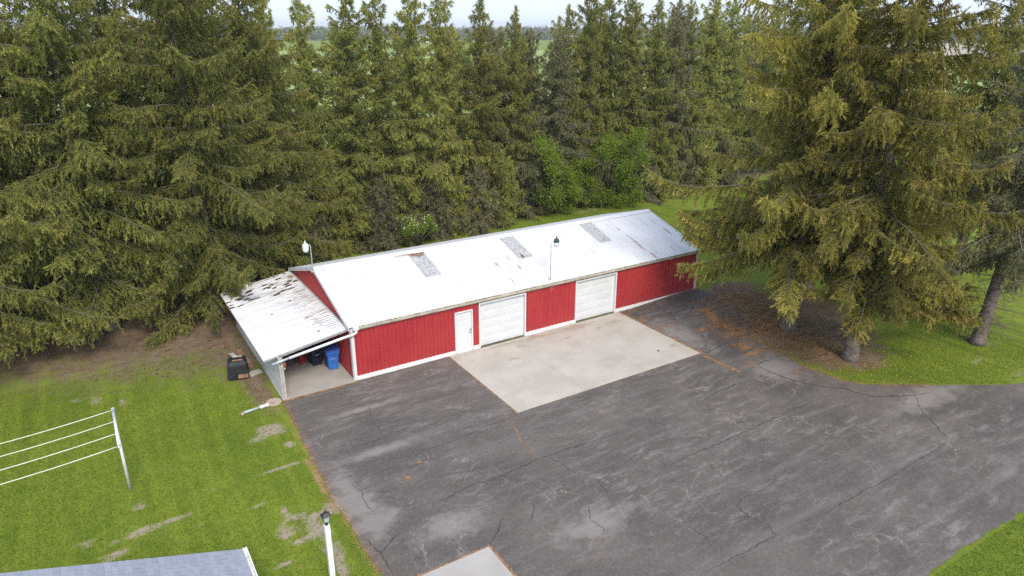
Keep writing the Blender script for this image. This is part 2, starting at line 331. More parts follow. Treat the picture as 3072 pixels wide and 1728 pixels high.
M_needle = simple('fallen_needles', (.42, .225, .10), .9, .1, .35, 3)
M_deb = simple('roof_debris', (.085, .058, .034), .95, .05, .4, 12)
M_grass = leaf_mat('grass_blades', (.110, .160, .016), (.156, .208, .022), (.200, .246, .032), .3)
M_yel = simple('dandelion_yellow', (.75, .55, .02), .8, .1, .05)

# ------------------------------------------------------------------ ground
rs = np.random.RandomState(3)
def axis(a, b, st, far):
    out = list(np.arange(a, b+1e-6, st)); g = st; x = b
    while x < far: g *= 1.5; x += g; out.append(x)
    g = st; x = a
    while x > -far: g *= 1.5; x -= g; out.insert(0, x)
    return np.array(out)
gx = axis(-24, 42, .25, 5000); gy = axis(-24, 30, .25, 5000)
X, Y = np.meshgrid(gx, gy); X = X.ravel(); Y = Y.ravel()
soil = np.zeros_like(X); bare = np.zeros_like(X); rim = np.zeros_like(X)
yb = np.interp(X, [-40, -13.8, -9.9, -6.4, -4.3, -3.4, -2.6, 0], [9.4, 8.6, 6.2, 5.4, 3.6, 5, 8.5, 10.5])
soil = np.maximum(soil, (.68+.32*sm((Y-yb-1)/5))*sm((Y-yb+4.6)/6.5)*sm((19.8-Y)/2.5)*sm((4-X)/3))
soil = np.maximum(soil, .62*sm((Y-19.6)/1.2)*sm((25-Y)/2.5)*sm((60-X)/5)*sm((X+40)/5))
def blob(arr, lst, k=1.0, soft=.7):
    for x, y, rx, ry in lst:
        d = np.hypot((X-x)/rx, (Y-y)/ry); arr[:] = np.maximum(arr, k*sm((1+soft-d)/(2*soft)))
blob(soil, [(20.5, -5.2, 2.4, 2.4), (20.2, -7.6, 1.8, 1.9), (20.3, -9.8, 1.5, 1.6), (22.2, -8.5, 2.6, 2.6), (21.4, -11.2, 1.5, 1.0), (22.8, -3.2, 2.4, 1.8), (23.2, -1.4, 2.2, 1.3), (-4.0, 2.6, .55, 3.5), (-4.1, 5.5, .9, 2.5), (24.5, -6, 2.5, 2.5)], .95)
blob(bare, [(19.5, -7.0, .7, .5), (19.45, -9.1, .35, .9), (22.4, -1.9, 1.3, .35), (20.0, -10.2, .5, .35), (26.0, -14.3, .8, .35), (28.3, -13.6, .7, .5), (26.5, -16.0, 1.6, .3), (21, -6.1, .6, .3)], .55, .9)
blob(bare, [(-9.34, -4.68, .28, .25), (-8.42, -6.04, .62, .22), (-9.35, -6.05, .55, .3), (-9.7, -6.15, .35, .2), (-10.18, -6.21, .26, .16), (-10.96, -5.85, .38, .2), (-10.2, -6.85, .62, .2), (-8.67, -7.64, .3, .13), (-7.02, -4.88, .3, .16), (-7.77, -6.68, .22, .12),
            (-4.69, -4.99, .85, .10), (-5.89, -6.75, .38, .18), (-4.3, -2.15, .75, .6), (-4.9, -2.6, .5, .3), (-3.95, -3.6, .3, .3), (-5.21, -7.54, .16, .35), (-5.05, -7.95, .5, .2), (-4.46, -8.33, .6, .3), (-5.5, -8.55, .3, .5), (-5.15, -9.3, .5, .2), (-4.55, -9.1, .42, .65), (-4.42, -10.15, .4, .6), (-4.5, -11.0, .25, .6), (-5.92, -9.97, .4, .14), (-3.85, -8.2, .3, .6)], .72, .8)
blob(bare, [(17.8, 18.9, 1.2, .35), (28.0, 18.7, 2.2, .45), (-10.2, 4.2, .5, .5), (-9.2, 3.4, .25, .6), (-10.8, 4.7, .6, .3)], .55)
# orange needle rim along the driveway
rim = np.maximum(rim, (.42+.28*np.sin(Y*.9+1))*sm((.36-np.abs(X+3.78+.10*np.sin(Y*1.3)))/.34)*sm((0-Y)/.5)*sm((Y+12.5)/.5))
LEFT = [(-3.31, -.18), (-3.43, -2.53), (-3.56, -5.35), (-3.7, -7.61), (-3.60, -9.25), (-3.64, -10.33), (-3.59, -12.03), (-3.6, -13.5), (-3.6, -24)]
RIGHT = [(24.1, -16.0), (21.74, -14.56), (20.07, -13.45), (19.12, -12.6), (18.75, -11.96), (18.6, -11.05), (18.46, -10.17), (18.63, -8.93), (18.79, -7.91), (18.95, -6.83), (19.6, -5.9), (21.0, -4.7), (21.56, -3.13), (21.8, -1.52), (21.7, -.05)]
for (a, b), (c, d) in zip(RIGHT[:-1], RIGHT[1:]):
    ex, ey = c-a, d-b; tt = np.clip(((X-a)*ex+(Y-b)*ey)/(ex*ex+ey*ey), 0, 1); dd = np.hypot(X-a-tt*ex, Y-b-tt*ey)
    rim = np.maximum(rim, (.42+.2*np.sin(Y*1.7))*sm((.4-dd)/.35))
Z = hz(X)
nx, ny = len(gx), len(gy); ii = np.arange(nx*ny).reshape(ny, nx)
F = np.stack([ii[:-1, :-1].ravel(), ii[:-1, 1:].ravel(), ii[1:, 1:].ravel(), ii[1:, :-1].ravel()], 1)
Z = Z-.012
tag(link('ground', amesh('ground', np.stack([X, Y, Z], 1), F, M_ground, {'soil': soil, 'bare': bare, 'rim': rim}, True)), kind='structure', label='mown lawn and soil around the barn')

def sheet(name, outline, mat, dz, step=.6, jit=0., seed=1, kind='structure', label=None):
    """flat surface with an uneven rim following the yard's height"""
    rr = random.Random(seed); pts = []
    n = len(outline)
    for i in range(n):
        a = Vector(outline[i]); b = Vector(outline[(i+1) % n]); L = (b-a).length; k = max(1, int(L/.16)) if jit else max(1, int(L/step))
        nrm = Vector((-(b-a).y, (b-a).x)).normalized()
        for j in range(k):
            p = a.lerp(b, j/k); pts.append(p+nrm*rr.uniform(-jit, jit))
    m = len(pts); xs = [p.x for p in pts]; ys = [p.y for p in pts]
    inner = [Vector((x, y)) for x in np.arange(min(xs)+step, max(xs), step) for y in np.arange(min(ys)+step, max(ys), step)] if (max(xs)-min(xs)) < 80 else []
    v, e, f, *_ = delaunay_2d_cdt(pts+inner, [(i, (i+1) % m) for i in range(m)], [list(range(m))], 2, 1e-5)
    V = [(p.x, p.y, float(hz(p.x))+dz) for p in v]
    me = bpy.data.meshes.new(name); me.from_pydata(V, [], [tuple(q) for q in f]); me.materials.append(mat); me.update()
    if len(me.polygons) and me.polygons[0].normal.z < 0: me.flip_normals()
    return tag(link(name, me), label, None, None, kind)
drive = sheet('driveway', LEFT+[(2, -24), (7, -20.7), (10.1, -20.56), (12.1, -20.53), (14.1, -20.6), (15.8, -20.69), (30, -21.2), (46, -21.6), (46, -18.4), (33, -18), (25.4, -16.6)]+RIGHT+[(18, .06), (10, .06), (0, .06)], M_asph, .012, .7, .05, 2, label='cracked grey asphalt yard in front of the barn')
sheet('field', [(-400, 40), (62, 40), (66, 80), (64, 180), (52, 420), (-300, 420)], M_field, .03, 400, label='bright green field beyond the windbreak')
sheet('field', [(84, 45), (230, 30), (420, 250), (160, 500), (70, 420), (80, 120)], M_field, .03, 400, label='bright green field beyond the road')
sheet('field', [(300, -60), (900, -260), (1700, 300), (700, 420), (420, 200)], M_tan, .06, 400, label='pale bare field far beyond the trees on the right')
sheet('road', [(71, 30), (77.5, 30), (78.5, 90), (76.5, 140), (66, 420), (60, 420), (70, 140), (72.2, 90)], M_road, .08, 400, label='pale country road behind the windbreak')

# the concrete apron: six slabs with open joints
apron = tag(empty('concrete_apron'), 'pale concrete apron in front of the garage doors', kind='structure')
AX = [4.78, 8.36, 11.97, 15.55]; AY = [-6.36, -3.2, -.10]
for i in range(3):
    for j in range(2):
        g = .005; MB().box(AX[i]+g, AX[i+1]-g, AY[j]+g, AY[j+1]-g, -.08, .034).build('slab', M_conc, apron, bevel=.008)
MB().box(4.79, 15.54, -6.35, -.11, -.09, .022).build('joint_fill', M_slab, apron)
tag(MB().box(-2.75, -.30, -24, -12.66, -.1, .034).build('concrete_walk', M_conc2), 'concrete slab at the bottom edge of the yard', kind='structure')
tag(MB().box(-3.30, -.02, -.12, 9.4, -.1, .05).build('lean_to_floor', M_slab), 'concrete floor slab under the lean-to', kind='structure')

# long cracks in the asphalt, each a filled ribbon
CR = [([(4.3,-6.54),(3.97,-7.61),(3.72,-8.22),(3.75,-8.9),(3.71,-9.58)],.035,1), ([(-.96,-9.95),(-.06,-9.76),(.8,-9.64),(1.54,-9.78),(2.31,-9.7),(3.71,-9.58),(4.32,-9.58),(5.79,-9.68),(7.53,-9.83)],.06,0),
 ([(3.95,-9.5),(4.21,-10.13),(4.3,-11.14),(4.54,-11.18)],.025,0), ([(4.26,-11.19),(3.11,-11.17),(2.68,-11.11),(2.63,-10.53)],.025,0), ([(4.69,-11.82),(5.58,-11.66),(6.9,-11.27),(7.87,-11.39)],.03,0), ([(4.69,-11.82),(4.59,-12.57)],.02,0),
 ([(2.06,-11.58),(1.83,-11.99),(1.43,-12.35)],.035,0), ([(3.58,-12.72),(3.19,-13.33),(3.31,-13.87),(3.01,-14.13)],.03,0), ([(3.26,-14.29),(2.47,-14.4)],.02,1), ([(7.55,-12.44),(10.47,-12.44),(13.6,-12.35),(16.17,-12.28)],.055,0),
 ([(9.11,-12.57),(8.86,-13.11),(8.65,-14.08)],.02,0), ([(11.26,-14.76),(10.77,-15.04),(9.37,-15.29),(8.26,-15.25),(7.78,-15.4),(7.7,-15.9),(7.91,-16.63),(7.71,-17.07),(6.28,-17.04),(4.32,-16.97)],.03,0), ([(5.63,-15.09),(5.76,-15.85),(5.64,-16.22)],.02,0),
 ([(20.0,-14.57),(18.99,-15.52),(17.98,-17.04)],.05,0), ([(17.83,-17.12),(13.92,-17.23),(11.56,-17.19),(10.07,-17.2),(8.63,-17.02)],.035,0), ([(1.26,-14.96),(2.57,-14.88),(2.82,-14.67)],.02,1), ([(15.69,-6.5),(16.55,-6.41),(17.59,-6.24)],.06,0),
 ([(16.63,-8.49),(17.04,-8.7),(17.89,-8.74),(18.79,-8.9)],.06,0), ([(16.88,-8.69),(16.76,-9.33),(16.84,-9.93),(16.99,-10.66),(17.28,-11.27),(17.73,-11.94),(18.22,-12.46),(18.28,-12.91),(18.53,-13.47),(19.01,-13.89),(20.0,-14.5),(20.9,-14.8)],.085,0), ([(15.55,-9.58),(14.44,-9.5),(13.52,-9.56),(12.3,-9.7)],.05,0),
 ([(15.46,-6.56),(15.52,-7.6),(15.64,-8.77)],.03,1), ([(15.67,-9.3),(15.61,-9.71),(15.75,-10.49)],.03,0), ([(19.29,-2.74),(19.54,-3.55),(19.33,-4.57)],.05,0), ([(4.58,-6.49),(3.06,-6.57),(2.07,-6.7),(1.17,-6.85),(.31,-6.75)],.045,0), ([(0,-2.34),(-.34,-2.65),(-.66,-3.65),(-.64,-4.67)],.025,0),
 ([(.32,-5.1),(-.43,-4.97),(-.84,-5.16),(-1.61,-5.23)],.03,0), ([(-2.79,-7.39),(-2.65,-7.88),(-2.78,-8.4),(-2.78,-8.9),(-2.7,-9.19)],.025,0), ([(-3.4,-10.27),(-3.34,-10.8),(-3.24,-11.21),(-3.27,-12.11)],.06,0), ([(-2.41,-10.6),(-3.0,-10.94),(-3.22,-11.15)],.05,0), ([(.81,-11.7),(.43,-12.08),(-.29,-12.64)],.05,0)]
M_crackn = simple('needle_filled_crack', (.20, .125, .075), .9, .1, .4, 6)
for pl, w, nd in CR:
    pts = []; rr = random.Random(int(pl[0][0]*100)); ph = rr.uniform(0, 6)
    for (a, b), (c, d) in zip(pl[:-1], pl[1:]):
        k = max(2, int(math.hypot(c-a, d-b)/.14))
        for j in range(k): t = j/k; pts.append(Vector((a+(c-a)*t+rr.uniform(-.035, .035), b+(d-b)*t+rr.uniform(-.035, .035))))
    pts.append(Vector(pl[-1])); V = []
    for i, p in enumerate(pts):
        d = (pts[min(i+1, len(pts)-1)]-pts[max(i-1, 0)]).normalized(); e = min(1, 4*min(i+.3, len(pts)-.7-i)/len(pts)+.25); ww = w*.42*e*rr.uniform(.4, 1.3)
        for s in (-1, 1): q = p+Vector((-d.y, d.x))*ww*s; V.append((q.x, q.y, float(hz(q.x))+.0165))
    me = bpy.data.meshes.new('crack'); me.from_pydata(V, [], [(2*i, 2*i+2, 2*i+3, 2*i+1) for i in range(len(pts)-1)]); me.materials.append(M_crackn if nd else M_crack); me.update()
    if me.polygons[0].normal.z < 0: me.flip_normals()
    link('crack', me, drive)

# ------------------------------------------------------------------ the barn
L, D = 21.65, 9.37; ZE, ZR = 2.724, 4.139; OY, OX = .115, .122
SL = (ZR-ZE)/(D/2+OY); ANG = math.atan(SL); HALF = (D/2+OY)
barn = tag(empty('barn'), 'long red steel barn with white ribbed roof and open lean-to', 'barn')
wall = MB().box(.16, L-.16, .2, D-.04, 0, 2.5).prism([(.05, 2.5), (D-.05, 2.5), (D/2, ZR-.16)], 'x', .05, L-.05).build('wall', M_core, barn)  # solid dark core added inside the panels to block light; carries the wall panels
def ribbed(w, pitch, rib, depth):
    """cross-section of ribbed sheet steel: list of (x, out)"""
    pr = [(0, 0)]; n = max(1, round(w/pitch)); q = w/n
    for i in range(n):
        c = (i+.5)*q; pr += [(c-rib, 0), (c-rib*.45, depth), (c+rib*.45, depth), (c+rib, 0)]
    return pr+[(w, 0)]
_pc = {}
def wall_panel(w, h, mat):
    k = (round(w, 3), round(h, 3), mat.name)
    if k not in _pc:
        pr = ribbed(w, .229, .03, .022); V = []; F_ = []
        for x, o in pr: V += [(x, -o, 0), (x, -o, h)]
        F_ = [(2*i, 2*i+2, 2*i+3, 2*i+1) for i in range(len(pr)-1)]
        me = bpy.data.meshes.new('wall_panel'); me.from_pydata(V, [], F_); me.materials.append(mat); me.update(); _pc[k] = me
    return _pc[k]
def wall_run(x0, x1, z0, z1, y=0., parent=wall, mat=M_red):
    n = max(1, round((x1-x0)/.914)); w = (x1-x0)/n
    for i in range(n): link('wall_panel', wall_panel(w, z1-z0, mat), parent, (x0+i*w, y-(.002 if i % 2 else 0), z0))
DOOR = (5.18, 6.17); G1 = (6.52, 9.30); G2 = (12.50, 15.35); GZ = 2.44; DZ = 2.21; WT = 2.62; WB = .19
for a, b in ((.12, DOOR[0]), (DOOR[1], G1[0]), (G1[1], G2[0]), (G2[1], L-.1)): wall_run(a, b, WB, WT)
wall_run(DOOR[0], DOOR[1], DZ, WT); wall_run(G1[0], G1[1], GZ, WT); wall_run(G2[0], G2[1], GZ, WT)
# gable ends with sloping panel tops, and the plain rear wall
def gable(x, face):
    n = 10; w = D/n
    for i in range(n):
        pr = ribbed(w, .234, .03, .022); V = []; y0 = i*w
        for u, o in pr:
            y = y0+u; top = ZE+SL*(min(y, D-y)+OY)-.06
            V += [(x+face*o, y, .08), (x+face*o, y, top)]
        F_ = [(2*j, 2*j+2, 2*j+3, 2*j+1) if face > 0 else (2*j+1, 2*j+3, 2*j+2, 2*j) for j in range(len(pr)-1)]
        me = bpy.data.meshes.new('wall_panel'); me.from_pydata(V, [], F_); me.materials.append(M_red); me.update(); link('wall_panel', me, wall)
gable(0, -1); gable(L, 1)
n = 24
for i in range(n): link('wall_panel', wall_panel(L/n, 2.5, M_red), wall, (L-i*L/n, D, .1), (0, 0, math.pi))
# roof: deck, two courses of sheets at the front, one at the rear, ridge cap
roof = MB().prism([(-OY+.02, ZE-.07), (D/2, ZR-.07), (D+OY-.02, ZE-.07), (D+OY-.02, ZE-.03), (D/2, ZR-.03), (-OY+.02, ZE-.03)], 'x', -.06, L+.06).build('roof', M_core, barn)
_rc = {}
def roof_panel_mesh(w, ln, mat, seed=0):
    k = (round(w, 3), round(ln, 3), mat.name)
    if k not in _rc:
        pr = ribbed(w, .2325, .038, .019); V = []
        for x, o in pr: V += [(x, 0, o), (x, ln, o), (x, 0, o-.012)]
        F_ = []
        for i in range(len(pr)-1): F_ += [(3*i, 3*i+3, 3*i+4, 3*i+1), (3*i+2, 3*i+5, 3*i+3, 3*i)]
        me = bpy.data.meshes.new('roof_panel'); me.from_pydata(V, [], F_); me.materials.append(mat); me.update(); _rc[k] = me
    return _rc[k]
PW = .93; edges = [4.79+PW*k for k in range(-5, 19)]; edges = [-OX]+[e for e in edges if -OX+.1 < e < L+OX-.1]+[L+OX]
YLAP = 2.28
for i, (a, b) in enumerate(zip(edges[:-1], edges[1:])):
    sl = any(abs(a-q) < .02 for q in (4.79, 10.37, 15.95))
    j = (i % 3)*.0016
    l1 = (YLAP+OY+.12)/math.cos(ANG); link('roof_panel', roof_panel_mesh(b-a, l1, M_roof), roof, (a, -OY-.015, ZE-.018+j), (ANG, 0, 0))
    l2 = (D/2-YLAP-.0)/math.cos(ANG)
    link('skylight_panel' if sl else 'roof_panel', roof_panel_mesh(b-a, l2, M_sky if sl else M_roof), roof, (a, YLAP, ZE-.018+SL*(YLAP+OY)+.006+j), (ANG, 0, 0))
    l3 = (HALF+.01)/math.cos(ANG); link('roof_panel', roof_panel_mesh(b-a, l3, M_roof), roof, (b, D+OY+.015, ZE-.018+j), (ANG, 0, math.pi))
for a, b in ((-OX-.03, 7.2), (7.2, 14.5), (14.5, L+OX+.03)):   # three lengths of ridge cap
    zr = ZR+.036; MB().prism([(D/2-.32, zr-.32*SL), (D/2, zr), (D/2+.32, zr-.32*SL), (D/2+.32, zr-.32*SL-.03), (D/2, zr-.025), (D/2-.32, zr-.32*SL-.03)], 'x', a+.002, b-.002).build('ridge_cap', M_roof, roof)
for x in (-OX-.03, L+OX+.005):     # rake trim on both gables
    for s in (0, 1):
        f = (lambda y: y) if s == 0 else (lambda y: D-y)
        MB().prism([(f(-OY-.02), ZE-.17), (f(D/2), ZR-.16), (f(D/2), ZR+.02), (f(-OY-.02), ZE+.02)], 'x', x, x+.026).build('rake_trim', M_white, barn)
# gutter along the front eave with silt lying in it
MB().prism([(-OY-.005, ZE-.02), (-OY-.005, ZE-.13), (-OY-.10, ZE-.13), (-OY-.13, ZE-.02), (-OY-.12, ZE-.02), (-OY-.095, ZE-.12), (-OY-.02, ZE-.12), (-OY-.02, ZE-.02)], 'x', .1, L+.1).build('gutter', M_gutter, barn)
gut = barn.children[-1]
V = []; nn = 220
for i in range(nn):
    x = .12+(L-.06)*i/(nn-1); z = ZE-.075+random.uniform(0, .05); V += [(x, -OY-.018, z+.02), (x, -OY-.108, z-.01)]
me = bpy.data.meshes.new('gutter_silt'); me.from_pydata(V, [], [(2*i, 2*i+1, 2*i+3, 2*i+2) for i in range(nn-1)]); me.materials.append(M_gdeb); me.update(); link('gutter_silt', me, gut)
box('fascia', M_gutter, barn, .1, L+.1, -.09, -.035, WT-.12, WT+.02)
# corners and base
for nm, a in (('corner_trim', (-.035, .11, -.045, .0, 0, WT)), ('corner_trim', (-.05, -.025, -.045, .12, 0, WT)), ('corner_trim', (L-.1, L+.04, -.045, .0, .2, WT)), ('corner_trim', (L+.025, L+.05, -.045, .12, .2, WT))): box(nm, M_white, barn, *a)
for a, b in ((.112, DOOR[0]-.01), (DOOR[1]+.01, G1[0]-.01), (G1[1]+.01, G2[0]-.01), (G2[1]+.01, L-.102)):
    n = max(1, int((b-a)/.4)); V = []
    for i in range(n+1):
        x = a+(b-a)*i/n; lip = random.uniform(.012, .04); zb = float(hz(x)); V += [(x, -.05-lip, zb-.05), (x, -.05-lip*.6, zb+.03), (x, -.035, .2+random.uniform(-.012, .012)), (x, .01, .21)]
    me = bpy.data.meshes.new('base_trim'); me.from_pydata(V, [], [(4*i+j, 4*i+4+j, 4*i+5+j, 4*i+1+j) for i in range(n) for j in range(3)]); me.materials.append(M_white); me.update(); link('base_trim', me, barn)
# garage doors: five sections of two raised panels, with jambs and trim
def garage(x0, x1, lab):
    g = MB().box(x0+.06, x1-.06, .12, .165, .05, GZ-.06).build('garage_door', M_door, barn); g['label'] = lab
    H_ = GZ-.12; sec = H_/5; xm = (x0+x1)/2
    for k in range(5):
        z0 = .06+k*sec
        MB().box(x0+.07, x1-.07, .105, .1215, z0+.008, z0+sec-.008).build('door_section', M_door, g)
        for a, b in ((x0+.22, xm-.10), (xm+.10, x1-.22)):
            za, zb = z0+.075, z0+sec-.075; o, i_, y0, y1 = .0, .04, .1055, .097
            MB().add([(a,y0,za),(b,y0,za),(b,y0,zb),(a,y0,zb),(a+i_,y1,za+i_),(b-i_,y1,za+i_),(b-i_,y1,zb-i_),(a+i_,y1,zb-i_)], [(4,5,6,7),(0,1,5,4),(1,2,6,5),(2,3,7,6),(3,0,4,7)]).build('door_panel', M_door, g)
    MB().box(x0+.07, x1-.07, .10, .168, .036, .052).build('weather_strip', M_gutter, g)
    MB().box(x0-.002, x0+.07, -.06, .17, 0, GZ+.0).build('door_frame', M_white, g); MB().box(x1-.07, x1+.002, -.06, .17, 0, GZ).build('door_frame', M_white, g)
    MB().box(x0-.002, x1+.002, -.062, .17, GZ-.07, GZ+.015).build('door_frame', M_white, g)
garage(*G1, 'white sectional garage door beside the entry door'); garage(*G2, 'white sectional garage door nearer the spruces')
ed = MB().box(DOOR[0]+.05, DOOR[1]-.05, .03, .075, .1, DZ-.05).build('entry_door', M_door, barn)
for za, zb in ((.25, .85), (1.0, 1.62), (1.75, 2.02)):
    for a, b in ((DOOR[0]+.15, DOOR[0]+.46), (DOOR[0]+.53, DOOR[1]-.15)):
        MB().add([(a,.0295,za),(b,.0295,za),(b,.0295,zb),(a,.0295,zb),(a+.03,.022,za+.03),(b-.03,.022,za+.03),(b-.03,.022,zb-.03),(a+.03,.022,zb-.03)], [(4,5,6,7),(0,1,5,4),(1,2,6,5),(2,3,7,6),(3,0,4,7)]).build('door_panel', M_door, ed)
MB().box(DOOR[0]-.002, DOOR[0]+.055, -.05, .08, .0, DZ+.01).build('door_frame', M_white, ed); MB().box(DOOR[1]-.055, DOOR[1]+.002, -.05, .08, 0, DZ+.01).build('door_frame', M_white, ed)
MB().box(DOOR[0]-.002, DOOR[1]+.002, -.052, .08, DZ-.05, DZ+.012).build('door_frame', M_white, ed)
MB().box(DOOR[0]+.055, DOOR[1]-.055, -.08, .08, .0, .1).build('threshold', M_white, ed)
for z, nm in ((1.02, 'door_knob'), (1.17, 'door_lock')): MB().lathe([(.018, 0), (.02, .03), (.036, .04), (.036, .07), (.012, .078)], 10).build(nm, M_knob, ed, True, (DOOR[1]-.12, .03, z), (R_(90), 0, 0))

# lean-to on the left gable
lx0, lx1, ly0, ly1, lz0, lz1 = -3.826, -.06, .207, 9.6, 1.922, 2.53; LSL = (lz1-lz0)/(lx1-lx0); LA = math.atan(LSL)
lroof = MB().prism([(lx0+.05, lz0-.07), (lx1, lz1-.07), (lx1, lz1-.02), (lx0+.05, lz0-.02)], 'y', ly0+.03, ly1-.03).build('lean_to_roof', M_core, barn)
n = 10; w = (ly1-ly0)/n; ln = (lx1-lx0)/math.cos(LA)
for i in range(n):    # sheets run from the barn down to the left
    o = link('roof_panel', roof_panel_mesh(w, ln, M_lroof), lroof, (lx0, ly0+(i+1)*w, lz0-.015+(i % 2)*.002))
    o.rotation_euler = Matrix(((0, math.cos(LA), -math.sin(LA)), (-1, 0, 0), (0, math.sin(LA), math.cos(LA)))).to_euler()
box('flashing', M_galv, barn, -.09, -.026, ly0, ly1, lz1-.02, lz1+.05)
MB().prism([(lx0, lz0-.06), (lx1, lz1-.06), (lx1, lz1+.012), (lx0, lz0+.012)], 'y', ly0-.02, ly0+.005).build('edge_trim', M_galv, barn)
box('edge_trim', M_galv, barn, lx0-.012, lx0+.004, ly0, ly1, lz0-.06, lz0+.02)
LWX = -3.235; lw = MB().box(LWX+.004, LWX+.05, .0, 9.35, 0, 1.96).build('lean_to_wall', M_oldwood, barn)
ys = [-.03, 1.9, 3.1, 4.3, 5.5, 6.7, 7.9, 9.35]
for a, b in zip(ys[:-1], ys[1:]): MB().box(LWX-.012, LWX+.003, a+.006, b-.006, .02, 1.955).build('wall_board', M_lwall, lw)
rearw = MB().box(LWX+.06, -.03, 9.3, 9.34, .05, 2.3).build('lean_to_wall', M_oldwood, barn)
for x in np.arange(LWX+.08, -.3, .26): MB().box(x, x+.25, 9.27, 9.297, .06, 1.98).build('wall_board', M_oldwood, rearw)
post = MB().box(LWX+.052, LWX+.15, -.03, .08, .05, 1.98).build('post', M_oldwood, barn, bevel=.006)
MB().tube([(LWX+.19, .02, 1.78), (LWX+.2, .0, 1.66), (LWX+.2, 0, 1.52)], [.05, .09, .06], 8).build('rusty_bracket', M_rust, post); MB().lathe([(.03, 0), (.045, .03), (.03, .1)], 8, (LWX+.2, .01, 1.4)).build('hook', M_galv, post)
MB().prism([(LWX+.05, 1.88), (-.06, 2.40), (-.06, 2.51), (LWX+.05, 1.99)], 'y', .24, .29).build('beam', M_oldwood, barn)
for y in (2.5, 4.8, 7.1): MB().prism([(LWX+.05, 1.86), (-.04, 2.38), (-.04, 2.5), (LWX+.05, 1.98)], 'y', y, y+.05).build('rafter', M_oldwood, barn)
# sloping downspout from the gutter across the open front of the lean-to
ds = MB().tube([(.2, -.19, ZE-.1), (.2, -.19, 2.55), (.17, -.2, 2.45), (.05, -.2, 2.39), (-.4, -.2, 2.335), (-2.83, -.2, 2.11-.13)], .062, 12).build('downspout', M_white, barn, True)
MB().tube([(-2.82, -.2, 1.982), (-3.57, -.2, 1.86)], [.05, .05], 12).build('outlet', M_galv, ds, True)
MB().box(.03, .3, -.255, -.115, ZE-.15, ZE-.005).build('gutter_end', M_white, gut)
box('bracket', M_white, barn, -3.24, -3.2, -.2, -.02, 1.84, 1.9)

# ------------------------------------------------------------------ yard lights on the barn
def yard_light(loc, top, arm, head_mat, lab, lensr=.13):
    t = tag(empty('yard_light', loc), lab, 'lamp', 'yard lights on the barn roof'); a = math.copysign(.12, arm)
    MB().tube([(0, 0, 0), (0, 0, top-.1), (a*.3, 0, top), (arm, 0, top+.01)], .022, 8).build('pole', M_galv, t, True)
    MB().box(-.1, .06, -.05, .05, -.02, .03).build('base_plate', M_galv, t)
    h = MB().lathe([(.05, .16), (.06, .10), (.13, .07), (.15, 0), (.155, -.06), (.15, -.08)], 14, (arm+a, 0, top)).build('lamp_head', head_mat, t, True)
    MB().lathe([(.02, 0), (.03, .06), (.02, .1)], 8, (arm+a, 0, top+.15)).build('photocell', head_mat, h, True)
    MB().lathe([(.14, -.081), (.15, -.12), (.13, -.28), (.07, -.33), (.01, -.335)], 14, (arm+a, 0, top)).build('lens', M_lens, t, True)
yard_light((10.93, .13, ZE+SL*.24+.02), 2.05, .22, M_lampdark, 'dark green yard light on a thin pole above the front eave')
yard_light((-.17, 4.5, ZR-.14), 1.36, -.12, M_lampwhite, 'white yard light on a pole at the left gable peak')

# ------------------------------------------------------------------ things under and beside the lean-to
def cart(loc, rz, mb, ml, lab, h=1.08):
    t = tag(empty('wheeled_cart', loc, rz), lab, 'cart', 'wheeled refuse carts')
    b = MB().frustum((-.22, .22, -.24, .26), (-.255, .255, -.30, .30), .04, h*.72).frustum((-.255, .255, -.30, .30), (-.30, .30, -.36, .36), h*.7201, h*.76).frustum((-.30, .30, -.36, .36), (-.305, .305, -.37, .37), h*.7601, h*.94).build('body', mb, t, bevel=.02)
    MB().frustum((-.13, .13, -.335, -.2), (-.11, .11, -.26, -.2), h*.62, h*.3).build('grab_recess', mb, b, bevel=.01)
    for x in (-.15, .15): MB().frustum((x-.05, x+.05, -.262, -.1), (x-.05, x+.05, -.305, -.1), .05, h*.5).build('front_rib', mb, b, bevel=.015)
    MB().tube([(-.12, -.325, h*.56), (.12, -.325, h*.56)], .014, 6).build('catch_bar', M_galv, b)
    MB().prism([(-.40, h*.94), (-.37, h*.985), (-.2, h*1.03), (.2, h*1.035), (.4, h*.99), (.42, h*.94)], 'x', -.325, .325).build('lid', ml, t, bevel=.015)
    MB().tube([(-.26, .36, h*.9), (-.26, .44, h*.93), (.26, .44, h*.93), (.26, .36, h*.9)], .016, 8).build('handle', mb, t)
    for x in (-.27, .22): 
        w_ = MB().lathe([(.03, 0), (.11, .0), (.12, .01), (.12, .045), (.11, .055), (.03, .055)], 14).build('wheel', M_black, t, False, (x, .28, .125), (0, R_(90), 0))
cart((-.47, 1.72, .05), R_(-4), M_blue, M_bluelid, 'bright blue wheeled cart standing under the lean-to')
cart((-1.02, 2.55, .05), R_(4), M_navy, M_navy, 'dark wheeled cart in the shade behind the blue cart')
t = tag(empty('fuel_can', (-1.55, 3.0, .05), R_(20)), 'small red container beside the dark cart', 'container')
MB().prism([(-.16, 0), (.16, 0), (.16, .3), (.08, .4), (-.16, .4)], 'y', -.11, .11).build('body', M_redplast, t, bevel=.02); MB().tube([(-.12, 0, .40), (-.12, 0, .46), (.0, 0, .46), (.04, 0, .4)], .018, 6).build('handle', M_redplast, t); MB().tube([(.12, 0, .34), (.22, 0, .47)], [.03, .02], 8).build('spout', M_black, t)
t = tag(empty('compost_bin', (-4.40, 3.35, 0), R_(-12)), 'black plastic compost bin on the grass beside the lean-to', 'compost bin')
b = MB().frustum((-.46, .46, -.46, .46), (-.40, .40, -.40, .40), .0, .74).build('body', M_black, t, bevel=.05)
